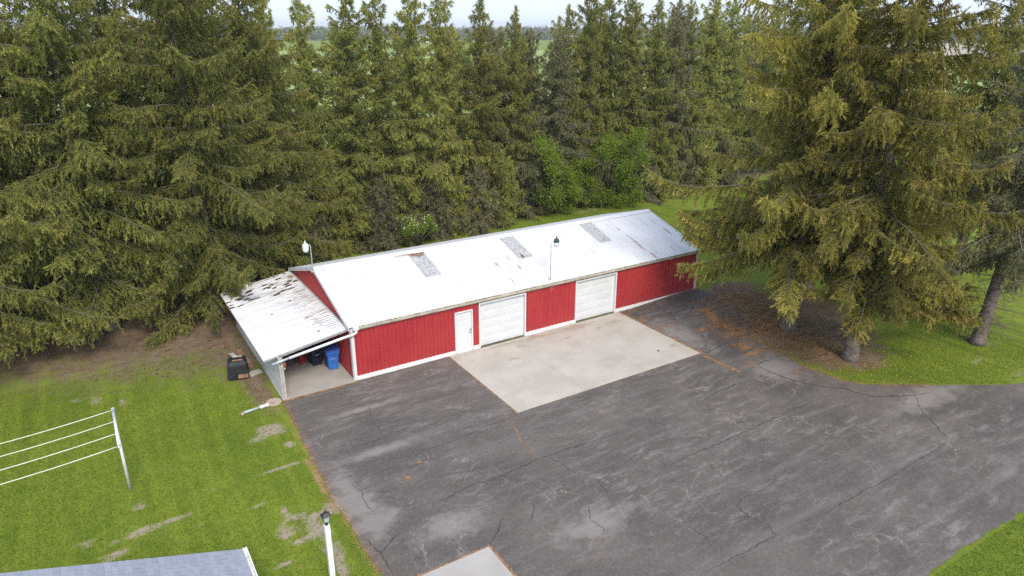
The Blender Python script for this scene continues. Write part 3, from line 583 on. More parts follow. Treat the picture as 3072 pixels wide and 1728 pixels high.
for k in (-.3, -.1, .1, .3):
    MB().frustum((k-.035, k+.035, -.485, -.40), (k-.03, k+.03, -.42, -.36), .06, .70).build('rib', M_black, b, bevel=.01); MB().frustum((-.485, -.40, k-.035, k+.035), (-.42, -.36, k-.03, k+.03), .06, .70).build('rib', M_black, b, bevel=.01)
l = MB().frustum((-.43, .43, -.43, .43), (-.31, .31, -.31, .31), .741, .86).build('lid', M_black, t, bevel=.03)
MB().box(-.22, .26, -.24, .2, .858, .872).build('hatch', M_black, l); MB().box(-.2, .26, -.27, -.16, .873, .90).build('lid_board', M_plank, l); MB().box(-.16, .22, .16, .26, .873, .895).build('lid_board', M_oldwood, l)
MB().box(.0, .42, -.56, -.50, .03, .2).build('slide_door', M_plank, b, rot=(R_(-8), 0, 0))
for (x, y, sx, sy, rz, m, lab) in ((-3.72, 3.2, .3, .2, .25, M_paver, 'grey paver between the compost bin and the lean-to wall'),):
    tag(MB().box(-sx, sx, -sy, sy, -.02, .06).build('paver', m, loc=(x, y, 0), rot=(0, 0, rz), bevel=.015), lab, 'paver')
for i, (x, y, w, ln, rz, m, lab) in enumerate(((-3.78, 5.1, .13, 1.1, .06, M_plank, 'long brown board lying along the lean-to wall'), (-4.15, 5.35, .1, .6, .16, M_oldwood, 'short grey board lying behind the compost bin'))):
    tag(MB().box(-w, w, -ln, ln, -.01, .045).build('board', m, loc=(x, y, 0), rot=(0, 0, rz)), lab, 'board')
tag(MB().lathe([(.30, -.03), (.34, .02), (.33, .055), (.27, .07), (.22, .055), (.02, .05)], 22).build('stepping_stone', M_stone, smooth=False, loc=(-3.68, -.05, 0)), 'round buff stepping stone at the lean-to corner', 'stone')
t = tag(empty('drain_pipe', (-4.4, -.27, 0)), 'pale green drain pipe with white couplings lying on the lawn', 'pipe')
MB().tube([(-.55, -.06, .06), (.12, .02, .065)], .058, 10).build('pipe', M_teal, t, True)
MB().tube([(.10, .02, .066), (.17, .026, .066), (.20, .03, .066), (.32, .045, .066)], [.08, .085, .075, .08], 12).build('coupling', M_cream, t, True); MB().tube([(.33, .046, .066), (.48, .06, .066)], [.082, .078], 12).build('coupling', M_cream, t, True)
tag(MB().tube([(-.06, -.05, .0), (-.02, -.01, .05), (.04, .04, .04), (.09, .06, .0)], [.05, .085, .075, .04], 7).build('rock', M_stone, loc=(-5.02, -.37, 0)), 'small buff rock at the free end of the drain pipe', 'rock')

# ------------------------------------------------------------------ clothesline
t = tag(empty('clothesline', (-9.5, -3.45, 0)), 'white T-post clothesline with four slack lines on the lawn', 'clothesline')
for px in (0, -9.5):
    p = MB().tube([(px, 0, 0), (px, 0, 2.46)], [.05, .046], 12).build('post', M_postp, t, True)
    MB().tube([(px, -1.42, 2.5), (px, 1.42, 2.5)], .047, 12).build('crossbar', M_postp, p, True)
    for s in (-1, 1): MB().tube([(px, 0, 2.1), (px, s*.42, 2.47)], .016, 6).build('brace', M_postp, p)
    for y in (-1.36, 1.4): MB().tube([(px, y-.03*1, 2.5), (px, y+.03, 2.5)], .052, 10).build('end_cap', M_rust if y < 0 else M_postp, p)
for y in (-1.33, -.45, .44, 1.33):
    MB().tube([(-9.5*s_, y, 2.50-.26*4*s_*(1-s_)) for s_ in np.linspace(0, 1, 15)], .016, 6).build('line', M_rope, t, True)

# ------------------------------------------------------------------ lamp post and house corner at the bottom edge
t = tag(empty('lamp_post', (-5.02, -12.05, 0)), 'white square lamp post with a black lantern by the driveway', 'lamp post')
MB().box(-.072, .072, -.072, .072, 0, 2.5).build('post', M_postw, t, bevel=.008); MB().box(-.085, .085, -.085, .085, 0, .12).build('base', M_postw, t, bevel=.006)
h = MB().lathe([(.05, 2.49), (.055, 2.53), (.028, 2.56), (.028, 2.60), (.07, 2.62)], 10).build('lantern_base', M_ironb, t)
MB().frustum((-.06, .06, -.06, .06), (-.09, .09, -.09, .09), 2.621, 2.80).build('lantern_glass', M_glass, t)
for x in (-1, 1):
    for y in (-1, 1): MB().tube([(x*.064, y*.064, 2.62), (x*.096, y*.096, 2.805)], .009, 5).build('lantern_bar', M_ironb, h)
r = MB().frustum((-.125, .125, -.125, .125), (-.035, .035, -.035, .035), 2.806, 2.90).build('lantern_roof', M_ironb, t); MB().lathe([(.03, 2.9), (.035, 2.93), (.012, 2.95), (.016, 2.98), (.003, 3.02)], 8).build('finial', M_ironb, r)
HX, HY, HZ, HS = -7.22, -12.05, 2.69, .328
house = tag(empty('house', (HX, HY, 0)), 'house corner with grey shingle roof and white gutter', 'house')
HA = math.atan(HS)
MB().box(-9.6, -.45, -13, -.35, 0, 2.5).prism([(-9.6, 2.5), (-.45, 2.5), (-5.0, 2.5+HS*4.55)], 'y', -13, -.35).build('wall', M_siding, house)
hr = MB().prism([(0, HZ-.10), (-5.0, HZ-.10+HS*5), (-10.0, HZ-.10), (-10.0, HZ-.03), (-5.0, HZ-.03+HS*5), (0, HZ-.03)], 'y', -13.2, .0).build('roof', M_core, house)
MB().prism([(0, HZ-.029), (-5.0, HZ-.029+HS*5), (-10.0, HZ-.029), (-10.0, HZ-.012), (-5, HZ-.012+HS*5), (0, HZ-.012)], 'y', -13.15, -2.05).build('shingle_field', M_shingle, hr)
sh = MB().frustum((0, .17, 0, .286), (0, .17, 0, .286), 0, .014).mesh('shingle', M_shingle)
for k in range(36):
    off = (k % 2)*.15+random.uniform(-.01, .01)
    for j in range(7):
        y = -.305*(j+1)+off-.15
        if y > -.29: continue
        x = -.14*(k+1); o = link('shingle', sh, hr, (x*math.cos(HA), y, HZ-.03-x*math.sin(HA)*1.0+.012), (0, 0, 0)); o.rotation_euler = (random.uniform(-.004, .004), HA+.05, 0)
for k in range(36):     # cut shingles at the rake
    off = (k % 2)*.15; y0 = -.305+off-.15 if (k % 2) else -.155-.0; x = -.14*(k+1)
    m_ = _rc.setdefault(('cut', k % 2), MB().frustum((0, .17, 0, -y0+.02), (0, .17, 0, -y0+.02), 0, .014).mesh('shingle', M_shingle))
    o = link('shingle', m_, hr, (x*math.cos(HA), y0, HZ-.03-x*math.sin(HA)+.012)); o.rotation_euler = (0, HA+.05, 0)
g = MB().prism([(.01, HZ-.03), (.01, HZ-.14), (.11, HZ-.14), (.135, HZ-.02), (.12, HZ-.02), (.098, HZ-.128), (.022, HZ-.128), (.022, HZ-.03)], 'y', -13.2, .02).build('gutter', M_postw, house)
MB().box(.01, .135, .02, .034, HZ-.14, HZ-.018).build('gutter_end', M_postw, g)
for k in range(14): MB().box(.015, .13, -.35-.8*k, -.32-.8*k, HZ-.035, HZ-.025).build('hanger', M_galv, g)
MB().box(.025, .095, -6, -.05, HZ-.127, HZ-.10).build('gutter_silt', M_cream, g)

# ------------------------------------------------------------------ spruces
def kites(P, d, ln, wd, up=None, rng=None):
    """one narrow kite per base point P along unit direction d"""
    n = len(P); r = rng.randn(n, 3); s = np.cross(d, r); s /= np.linalg.norm(s, axis=1)[:, None]+1e-9
    m = P+d*(ln*.42)[:, None]; V = np.stack([P, m+s*wd[:, None], P+d*ln[:, None], m-s*wd[:, None]], 1).reshape(-1, 3)
    F_ = np.arange(4*n).reshape(n, 4); return V, F_
def shards(P, d, ln, wd, rng=None):
    n = len(P); r = rng.randn(n, 3); s = np.cross(d, r); s /= np.linalg.norm(s, axis=1)[:, None]+1e-9
    V = np.stack([P+s*wd[:, None], P+d*ln[:, None], P-s*wd[:, None]], 1).reshape(-1, 3); return V, np.arange(3*n).reshape(n, 3)
def unit(a): return a/(np.linalg.norm(a, axis=1)[:, None]+1e-9)
def tube_np(P0, P1, r0, r1, n=4):
    d = unit(P1-P0); ref = np.where(np.abs(d[:, 2:3]) < .9, np.array([[0, 0, 1.]]), np.array([[1., 0, 0]])); u = unit(np.cross(d, ref)); w = np.cross(d, u)
    V = []; 
    for k in range(n):
        a = 2*math.pi*k/n; o = u*math.cos(a)+w*math.sin(a); V += [P0+o*r0[:, None], P1+o*r1[:, None]]
    V = np.stack(V, 1).reshape(-1, 3); m = len(P0); b = np.arange(m)[:, None]*2*n
    F_ = np.concatenate([b+np.array([[2*k, 2*((k+1) % n), 2*((k+1) % n)+1, 2*k+1]]) for k in range(n)], 0); return V, F_
def spruce(seed, H, R, cb, whorl, per, mat, dens=1.0, size=1.0, droop=1.0, rag=.25, cones=0, dead=0, foot=.32, prof=.85, twig=.15, lean=(0, 0), fine=5, low=.72, extra=()):
    g = np.random.RandomState(seed)
    hs = np.arange(cb, H-.25, whorl); B = []
    for h in hs:
        t = (h-cb)/(H-cb); rad = R*(1-t)**prof*min(1, low+t*2.4)*(1+.14*math.sin(h*1.9+seed)+.10*math.sin(h*.8+seed*2)); a0 = g.uniform(0, 6.28); n = max(3, int(per*(1-.35*t)+.5))
        for k in range(n):
            if g.rand() < .06+.12*rag: continue
            B.append((h+g.uniform(-.5, .5)*whorl, a0+6.283*k/n+g.uniform(-.35, .35), rad*g.uniform(1-rag*1.5, 1+rag*.6)+.15, t))
    for q in extra: B.append((q[0], q[1], q[2], .03))
    B = np.array(B); h, az, Lb, t = B.T; nb = len(B)
    A = (-.02+.75*t)+g.uniform(-.1, .1, nb); Bc = (-.62+.35*t)*droop; Cc = (.42-.28*t)*droop*g.uniform(.6, 1.3, nb)
    dx, dy = np.cos(az), np.sin(az); bend = g.uniform(-.25, .25, nb)
    def pt(i, s):
        q = Lb[i]*s; zz = h[i]+Lb[i]*(A[i]*s+Bc[i]*s**2+Cc[i]*s**4); off = bend[i]*q*s
        return np.stack([dx[i]*q-dy[i]*off+lean[0]*zz, dy[i]*q+dx[i]*off+lean[1]*zz, zz], 1)
    def tg(i, s): return unit(pt(i, s+.03)-pt(i, s-.03))
    # limbs
    SV, SF, k0 = [], [], 0; ns = 6
    for j in range(ns):
        i = np.arange(nb); s0, s1 = np.full(nb, j/ns), np.full(nb, (j+1)/ns); rb = .011+.0075*Lb
        V, F_ = tube_np(pt(i, s0), pt(i, s1), rb*(1-s0*.85), rb*(1-s1*.85)); SV.append(V); SF.append(F_+k0); k0 += len(V)
    # twigs
    cnt = np.maximum(4, (Lb*.95/twig*2*dens)).astype(int); bi = np.repeat(np.arange(nb), cnt); nt = len(bi)
    s = .05+.95*g.rand(nt)**.8; side = np.where(g.rand(nt) < .5, -1., 1.)
    l = (.16+.36*(1-s)**.8)*np.minimum(Lb[bi], 4.5)*g.uniform(.5, 1.15, nt)*.50; l = np.clip(l, .24, .98)*size**.5
    T = tg(bi, s); S = unit(np.cross(T, np.array([[0, 0, 1.]])))*side[:, None]; an = g.uniform(.5, 1.25, nt)
    hang = (g.rand(nt) < .45)
    dirn = unit(T*np.cos(an)[:, None]+S*np.sin(an)[:, None]*np.where(hang, .45, 1)[:, None]+np.array([[0, 0, -1.]])*np.where(hang, g.uniform(.5, 1.3, nt), g.uniform(-.15, .25, nt))[:, None])
    sag = g.uniform(.25, .8, nt)*droop; base = pt(bi, s); tintb = g.rand(nb)[bi]*.5+g.rand(nt)*.5
    # shoots along the twigs
    c2 = np.maximum(2, (l/(.085*size))).astype(int); ti = np.repeat(np.arange(nt), c2*fine); m = len(ti)
    u = g.rand(m)**.8; P = base[ti]+dirn[ti]*(l[ti]*u)[:, None]; P[:, 2] -= sag[ti]*l[ti]*u*u
    tan = dirn[ti].copy(); tan[:, 2] -= 2*sag[ti]*u; tan = unit(tan)
    d = unit(tan*1.0+g.randn(m, 3)*.68+np.array([[0, 0, -.12]])); ln = g.uniform(.085, .20, m)*size; wd = g.uniform(.016, .030, m)*size
    V1, F1 = shards(P, d, ln, wd, rng=g)
    ttip = np.clip((.10+.85*u*g.uniform(.3, 1.3, m)*(.30+.70*s[ti]))*np.where(hang[ti], .7, 1.35), 0, 1); tint = tintb[ti]
    # upright sprays at the branch ends
    e = np.repeat(np.arange(nb), 40); es = g.uniform(.78, 1.03, len(e)); EP = pt(e, es); ed_ = unit(tg(e, es)+g.randn(len(e), 3)*.5+np.array([[0, 0, .35]]))
    V2, F2 = shards(EP, ed_, g.uniform(.12, .28, len(e))*size, g.uniform(.016, .026, len(e))*size, rng=g)
    # short inner sprays round the stem
    nf = int(300*(H-cb)); fz = cb+(H-cb)*.84*g.rand(nf)**1.15; fr_ = (.05+.22*R*(1-(fz-cb)/(H-cb)))*np.sqrt(g.rand(nf))+.05; fa = g.uniform(0, 6.28, nf)
    FP = np.stack([np.cos(fa)*fr_+lean[0]*fz, np.sin(fa)*fr_+lean[1]*fz, fz], 1); fd = unit(np.stack([np.cos(fa), np.sin(fa), np.full(nf, -.6)], 1)+g.randn(nf, 3)*.5)
    V4, F4 = shards(FP, fd, g.uniform(.14, .30, nf)*size, g.uniform(.022, .04, nf)*size, rng=g)
    # leader
    lz = g.uniform(H-1.6, H+.25, 300); rr = np.clip((H+.3-lz)*.28, .03, .5)*g.rand(300); la = g.uniform(0, 6.28, 300)
    LP = np.stack([np.cos(la)*rr+lean[0]*lz, np.sin(la)*rr+lean[1]*lz, lz], 1); ld = unit(np.stack([np.cos(la)*.6, np.sin(la)*.6, np.full(300, .8)], 1)+g.randn(300, 3)*.3)
    V3, F3 = shards(LP, ld, g.uniform(.15, .32, 300)*size, g.uniform(.016, .026, 300)*size, rng=g)
    V = np.concatenate([V1, V2, V3, V4]); Fq = np.concatenate([F1, F2+len(V1), F3+len(V1)+len(V2), F4+len(V1)+len(V2)+len(V3)])
    ti_ = np.concatenate([np.repeat(tint, 3), np.repeat(g.rand(nb)[e], 3), np.full(900, .6), np.repeat(g.rand(nf), 3)]); tp_ = np.concatenate([np.repeat(ttip, 3), np.full(3*len(e), .95), np.full(900, .8), np.repeat(g.rand(nf)*.3, 3)])
    out = {'crown': amesh('crown', V, Fq, mat, {'tint': ti_, 'tip': tp_})}
    if dead:   # bare grey twigs low on the trunk
        nd = dead; zd = g.uniform(.8, cb+2.5, nd); ad = g.uniform(0, 6.28, nd); ldd = g.uniform(.5, 1.6, nd)*min(1.4, R*.5)
        p0 = np.stack([lean[0]*zd, lean[1]*zd, zd], 1); p1 = p0+np.stack([np.cos(ad)*ldd, np.sin(ad)*ldd, g.uniform(-.35, .15, nd)*ldd], 1)
        V, F_ = tube_np(p0, p1, np.full(nd, .022), np.full(nd, .006), 3); 
        F_ = np.concatenate([F_]); SV.append(V); SF.append(F_+k0); k0 += len(V)
        q = np.repeat(np.arange(nd), 5); f = g.uniform(.35, 1, len(q)); a = p0[q]+(p1-p0)[q]*f[:, None]; b = a+g.randn(len(q), 3)*.22+np.array([[0, 0, -.12]])
        V, F_ = tube_np(a, b, np.full(len(q), .008), np.full(len(q), .004), 3); SV.append(V); SF.append(F_+k0); k0 += len(V)
    out['limbs'] = amesh('limbs', np.concatenate(SV), np.concatenate(SF), M_twig, None, True)
    tb = MB(); zs = [0, .25, .8, 2, H*.3, H*.6, H*.85, H]; fr = [foot*1.25, foot*1.02, foot*.92, foot*.85, foot*.68, foot*.4, foot*.15, .02]
    tb.tube([(lean[0]*z+.03*math.sin(z), lean[1]*z, z) for z in zs], fr, 12); out['trunk'] = tb.mesh('trunk', M_bark, True)
    if cones:
        top = np.where(Lb > .5)[0]; w_ = (t[top]+.15); ci = g.choice(top, cones, p=w_/w_.sum()); cs = g.uniform(.6, 1, cones); CP = pt(ci, cs)+g.randn(cones, 3)*.12; CP[:, 2] -= .08
        k = np.array([[0, 0, 0], [.025, 0, -.06], [-.013, .022, -.06], [-.013, -.022, -.06], [0, 0, -.17]])*1.15
        V = (CP[:, None, :]+k[None]).reshape(-1, 3); f = np.array([[0, 1, 2], [0, 2, 3], [0, 3, 1], [4, 2, 1], [4, 3, 2], [4, 1, 3]]); F_ = (np.arange(cones)[:, None, None]*5+f[None]).reshape(-1, 3)
        out['cones'] = amesh('cones', V, F_, M_cone)
    return out
def plant(kind, loc, rz, sc, label, name='spruce_tree', cat='tree', group=None):
    z = float(hz(loc[0])); e = tag(empty(name, (loc[0], loc[1], z-.03), rz, 1), label, cat, group); e.scale = sc if isinstance(sc, tuple) else (sc,)*3
    if group and 'windbreak' in group: e.rotation_euler = (random.uniform(-.025, .025), random.uniform(-.025, .025), rz)
    for n_, me in kind.items():
        o = link(n_, me, e)
        if n_ in ('cones', 'limbs', 'blossom', 'stems'): o['kind'] = 'stuff'
    return e
def boughs(rz, lst): return [(h_, R_(a_)-rz, l_) for h_, a_, l_ in lst]
SA = spruce(11, 22.5, 7.0, 4.6, .54, 6.0, M_spr_gold, 1.0, 1.1, .95, .34, 900, 40, .40, .78, twig=.09, low=.72, extra=boughs(.4, [(5.2, 97, 6.9), (5.5, 82, 7.0), (6.0, 108, 7.1), (6.7, 92, 6.8), (4.9, 121, 5.6), (5.4, 136, 5.2), (6.2, 122, 5.8), (4.5, 250, 3.4), (4.6, 285, 3.0), (4.5, 215, 3.6), (4.9, 235, 4.0), (4.3, 190, 3.8)]))
SB = spruce(12, 21.5, 5.5, 4.3, .52, 6.0, M_spr_gold, 1.0, 1.1, 1.0, .34, 900, 50, .38, .74, twig=.09, low=.56, extra=boughs(2.1, [(4.4, 235, 3.2), (4.6, 262, 3.4), (4.4, 290, 3.2), (4.3, 312, 4.6), (4.3, 325, 5.4), (5.0, 300, 4.4), (4.2, 205, 3.0), (4.0, 340, 5.6)]))
SC = spruce(13, 21, 6.0, 2.0, .52, 6.2, M_spr_dark, 1.0, 1.1, 1.0, .34, 500, 60, .38, .66, twig=.09)
SD = spruce(14, 20, 5.6, 1.9, .52, 6.2, M_spr_dark, 1.0, 1.1, 1.05, .34, 400, 60, .36, .66, twig=.09)
plant(SA, (21.4, -6.97), .4, 1.0, 'huge olive spruce with boughs hanging over the barn roof end', group='big spruces at the right of the yard')
plant(SB, (20.93, -10.88), 2.1, 1.0, 'big golden olive spruce whose pale trunk foot shows by the driveway curve', group='big spruces at the right of the yard')
T3 = spruce(15, 18, 4.4, 4.4, .5, 5.2, M_spr_grey, 1.0, 1.15, 1.05, .4, 100, 140, .34, twig=.10, lean=(.07, -.03))
plant(T3, (27.97, -13.22), 0, 1.0, 'leaning spruce with a bare lower trunk on the lawn at right', group='big spruces at the right of the yard')
plant(SB, (27.6, -3.6), 5.1, .92, 'olive spruce standing behind the two big ones, nearer the lawn', group='big spruces at the right of the yard')
plant(SB, (38, -7), 4.0, .95, 'spruce at the right edge behind the leaning one', group='big spruces at the right of the yard')
plant(SC, (-3.8, 11.6), 1.0, 1.0, 'dark spruce behind the lean-to with boughs over its roof', group='big spruces left of the barn')
plant(SD, (-9.0, 12.6), 2.6, 1.05, 'dark spruce standing well left of the lean-to, next to the brown soil', group='big spruces left of the barn')
plant(SC, (-14.6, 11.0), 4.1, 1.0, 'spruce at the left picture edge with low boughs near the lawn', group='big spruces left of the barn')
plant(SD, (.6, 17.0), 5.2, .98, 'tall dark spruce rising behind the left gable of the barn', group='big spruces left of the barn')
plant(SD, (-6.4, 18.5), .7, 1.0, 'dark spruce showing between the two nearest on the left', group='big spruces left of the barn')
plant(SD, (-11.8, 15.6), 4.4, 1.0, 'dark spruce in the second rank at far left', group='big spruces left of the barn')
plant(SC, (-2.6, 16.6), 5.9, .97, 'dark spruce just behind the one at the lean-to', group='big spruces left of the barn')
plant(SC, (-13.5, 19), 3.3, .95, 'dark spruce deep behind at the left picture edge', group='big spruces left of the barn')

# the windbreak behind the barn
W1 = spruce(21, 17.6, 3.0, 2.0, .40, 5.2, M_spr_row, 1.0, 1.25, .9, .46, 160, 120, .22, .62, twig=.088)
W2 = spruce(22, 16.8, 2.8, 2.4, .42, 5.2, M_spr_row, 1.0, 1.25, .9, .54, 120, 140, .20, .55, twig=.088)
W3 = spruce(23, 18.2, 3.4, 2.0, .40, 5.4, M_spr_row, 1.0, 1.25, 1.0, .44, 160, 120, .22, .68, twig=.088)
W4 = spruce(24, 15.4, 3.0, 2.2, .42, 5.2, M_spr_grey, 1.0, 1.25, 1.0, .54, 80, 160, .20, .58, twig=.088)
ROW = [(-1.2, 23.5, W1, 1.0), (2.6, 22.0, W3, .98), (5.5, 21.3, W2, 1.02), (8.0, 21.2, W1, 1.0), (10.6, 21.4, W2, 1.0), (13.3, 21.0, W3, .98), (15.5, 21.5, W1, 1.0), (18.3, 21.2, W2, 1.0), (20.3, 22.6, W4, .98), (22.0, 21.5, W2, .97), (24.2, 21.8, W4, .97), (26.6, 21.4, W4, .98), (28.6, 22.6, W1, .93),
       (30.2, 21.6, W3, 1.02), (32.4, 22.4, W1, 1.02), (34.8, 21.7, W3, .99), (37.3, 22.0, W2, 1.02), (39.6, 21.6, W4, 1.08), (42.2, 21.8, W3, .98), (44.8, 22.0, W1, 1.0), (47.6, 21.8, W3, .98), (50.6, 22.0, W4, 1.05), (53.6, 22.2, W1, .95), (57, 22, W3, .9), (61, 22, W1, .9)]
ORD = ['first', 'second', 'third', 'fourth', 'fifth', 'sixth', 'seventh', 'eighth', 'ninth', 'tenth', 'eleventh', 'twelfth', 'thirteenth', 'fourteenth', 'fifteenth', 'sixteenth', 'seventeenth', 'eighteenth', 'nineteenth', 'twentieth', 'twenty-first', 'twenty-second', 'twenty-third', 'twenty-fourth', 'twenty-fifth']
ROW2 = [(4.0, 25.6, W4, .98), (9.3, 25.4, W2, .9), (14.4, 25.8, W4, .95), (19.4, 26.2, W2, .88), (23.2, 25.6, W1, .84), (26.0, 26.4, W3, .80), (29.5, 26.0, W2, .92), (33.6, 26.2, W1, .92), (38.6, 26.0, W3, .9), (43.6, 26.4, W1, .94), (49.2, 26.2, W2, .98), (55.2, 26.4, W3, .9)]
for i, (x, y, k, s) in enumerate(ROW2): plant(k, (x, y), i*2.3+.5, (s*random.uniform(.95, 1.2), s*random.uniform(.95, 1.2), s), 'slim spruce, %s from the left in the rank behind the front row of the windbreak' % ORD[i], group='second rank of the windbreak')
for i, (x, y, k, s) in enumerate(ROW): plant(k, (x, y), i*1.37, (s*random.uniform(.8, 1.22), s*random.uniform(.8, 1.22), s*random.uniform(.965, 1.03)), 'slim spruce, %s from the left in the row behind the barn' % ORD[i], group='windbreak spruces behind the barn')
# low young spruces filling the foot of the row
Y1 = spruce(31, 4.6, 1.9, .3, .26, 5.5, M_spr_row, 1.1, 1.3, 1.2, .4, 0, 0, .07, .8, .10)
Y2 = spruce(32, 3.8, 2.0, .25, .26, 5.5, M_spr_grey, 1.1, 1.3, 1.3, .4, 0, 0, .07, .8, .10)
LOW = [(3.2, 18.9, Y2, 1.2), (6.3, 19.4, Y1, 1.1), (8.9, 18.7, Y2, 1.25), (11.2, 20.2, Y1, 1.15), (13.6, 19.2, Y2, 1.2), (15.4, 19.6, Y1, .95), (17.4, 19.3, Y2, 1.25), (19.6, 19.5, Y1, 1.2), (21.9, 20.3, Y2, 1.1), (29.2, 21.0, Y1, 1.0), (34.6, 20.6, Y2, 1.3), (37.2, 20.6, Y1, 1.2), (39.8, 20.9, Y2, 1.25), (42.6, 20.6, Y1, 1.2), (45.8, 21.0, Y2, 1.2)]
for i, (x, y, k, s) in enumerate(LOW): plant(k, (x, y-(.9 if x > 28 else 0)), i*2.1, s, 'low bushy spruce, %s from the left at the foot of the windbreak' % ORD[i], 'young_spruce', 'shrub', 'low spruces under the windbreak')

# broad-leaved shrubs and trees
def leafy(seed, H, R, mat, n, ls, stem=.05, base=.15, lobes=9, flowers=0, trunk=False, lf=1):
    g = np.random.RandomState(seed); lc = np.stack([g.uniform(-1, 1, lobes)*R*.62, g.uniform(-1, 1, lobes)*R*.62, H*(base+g.uniform(.25, 1, lobes)*(.9-base))], 1); lr = g.uniform(.32, .6, lobes)*min(R, H*.6)*lf
    k = g.randint(0, lobes, n); d = unit(g.randn(n, 3)); r = lr[k]*np.abs(g.randn(n))*.6; P = lc[k]+d*r[:, None]; P[:, 2] = np.clip(P[:, 2], .05, H*1.02)
    dd = unit(d+g.randn(n, 3)*.8); V, F_ = kites(P, dd, g.uniform(.7, 1.4, n)*ls, g.uniform(.25, .42, n)*ls, rng=g)
    out = {'crown': amesh('crown', V, F_, mat, {'tint': np.repeat(g.rand(lobes)[k]*.5+g.rand(n)*.5, 4), 'tip': np.repeat(np.clip(g.rand(n)*1.1-.25, 0, 1), 4)})}
    m = MB()
    if trunk: m.tube([(0, 0, 0), (.05, .03, H*.35), (0, 0, H*.75)], [stem*1.2, stem, stem*.3], 8)
    for c in lc: m.tube([(g.uniform(-.1, .1)*(0 if trunk else 1), g.uniform(-.1, .1)*(0 if trunk else 1), H*.25 if trunk else 0), tuple(c*np.array([.5, .5, .6])), tuple(c)], [stem*.6, stem*.45, stem*.15], 5)
    out['trunk' if trunk else 'stems'] = m.mesh('trunk', M_twig, True)
    if flowers:
        k = g.randint(0, lobes, flowers); d = unit(g.randn(flowers, 3)); d[:, 2] = np.abs(d[:, 2]); P = lc[k]+d*lr[k][:, None]*1.04; V, F_ = kites(P, unit(d+g.randn(flowers, 3)*.4), np.full(flowers, .10), np.full(flowers, .04), rng=g); out['blossom'] = amesh('blossom', V, F_, M_blossom)
    return out
B1 = leafy(41, 6.0, 2.6, M_leaf, 22000, .12, lobes=24, lf=.46, base=-.2); B2 = leafy(42, 6.0, 3.4, M_leaf, 28000, .12, lobes=32, lf=.42, base=-.2); B3 = leafy(43, 2.3, 2.0, M_leaf, 11000, .09, lobes=20, flowers=260, lf=.6); B4 = leafy(44, 4.0, 1.6, M_leaf2, 9000, .09, lobes=18, lf=.6)
plant(B1, (24.9, 19.2), 0, 1.2, 'bright green shrub at the hedge foot, the narrower and nearer the middle', 'leafy_shrub', 'shrub', 'bright green shrubs')
plant(B2, (30.8, 19.3), 1, 1.2, 'bright green shrub at the hedge foot, the wider one beside the lawn strip', 'leafy_shrub', 'shrub', 'bright green shrubs')
plant(B1, (27.8, 19.9), 2, .85, 'bright green shrub at the hedge foot, low between the narrow and the wide one', 'leafy_shrub', 'shrub', 'bright green shrubs')
plant(B3, (11.4, 17.6), 0, 1.0, 'low shrub with cream blossom behind the barn ridge', 'flowering_shrub', 'shrub')
plant(B4, (18.4, 20.4), 2, 1.0, 'small pale green sapling among the low spruces mid row', 'leafy_shrub', 'shrub', 'bright green shrubs')
for q_, (x, y, rz_, sc_, lab) in enumerate([(22.6, 20.2, 1, 1.1, 'thin green sapling just left of the two bright shrubs'), (27.9, 20.0, 4, .9, 'thin green sapling between the two bright shrubs'), (34.2, 20.2, 5, 1.1, 'thin green sapling just right of the two bright shrubs')]): plant(B4, (x, y), rz_, sc_, lab, 'leafy_shrub', 'shrub', 'bright green shrubs')
plant(B4, (8.2, 22.6), 3, 1.2, 'small green sapling between the slim spruces behind the left gable', 'leafy_shrub', 'shrub', 'bright green shrubs')
T1 = leafy(51, 9, 4.2, M_leaf2, 9000, .42, .2, .25, 14, 0, True); T2 = leafy(52, 12, 5, M_leaf2, 9000, .5, .25, .25, 16, 0, True)
FAR = [(40, 75, T1, 1), (58, 100, T2, .9), (20, 130, T2, 1), (95, 95, T1, 1.1), (110, 70, T2, 1), (130, 150, T2, 1.1), (75, 210, T2, 1.2), (10, 240, T2, 1.3), (160, 95, T1, 1.3), (190, 220, T2, 1.3)]
for i, (x, y, k, s) in enumerate(FAR): plant(k, (x, y), i, s, 'round leafy tree in the fields, %s nearest beyond the windbreak' % ORD[i], 'leafy_tree', 'tree', 'field trees beyond the windbreak')

# ------------------------------------------------------------------ far woods and farm buildings
g = np.random.RandomState(5); VV, FF, k0 = [], [], 0; tn = []
ang = np.concatenate([g.uniform(-.25, 1.35, 1500)]); dist = g.choice([900, 1300, 1900, 2600], 1500)*g.uniform(.94, 1.06, 1500)
lat = np.stack([np.sin(ang)*dist+CAM.x, np.cos(ang)*dist+CAM.y, np.zeros(1500)], 1); hh = g.uniform(9, 17, 1500)*(dist/1300)**.25; rr = g.uniform(8, 20, 1500)
nk = 46; P = np.repeat(lat, nk, 0); d = unit(g.randn(len(P), 3)); d[:, 2] = np.abs(d[:, 2]); P = P+d*np.stack([np.repeat(rr, nk), np.repeat(rr, nk), np.repeat(hh, nk)*.92], 1)*g.uniform(.6, 1, len(P))[:, None]
V, F_ = kites(P, unit(g.randn(len(P), 3)), g.uniform(4, 7, len(P)), g.uniform(1.3, 2.2, len(P)), rng=g)
M_wood = leaf_mat('far_woods', (.075, .085, .045), (.125, .125, .070), (.13, .16, .07))
tag(link('treeline', amesh('treeline', V, F_, M_wood, {'tint': np.repeat(g.rand(len(P)), 4), 'tip': np.repeat(g.rand(len(P)), 4)})), 'grey green woods along the far horizon', 'woods', None, 'stuff')
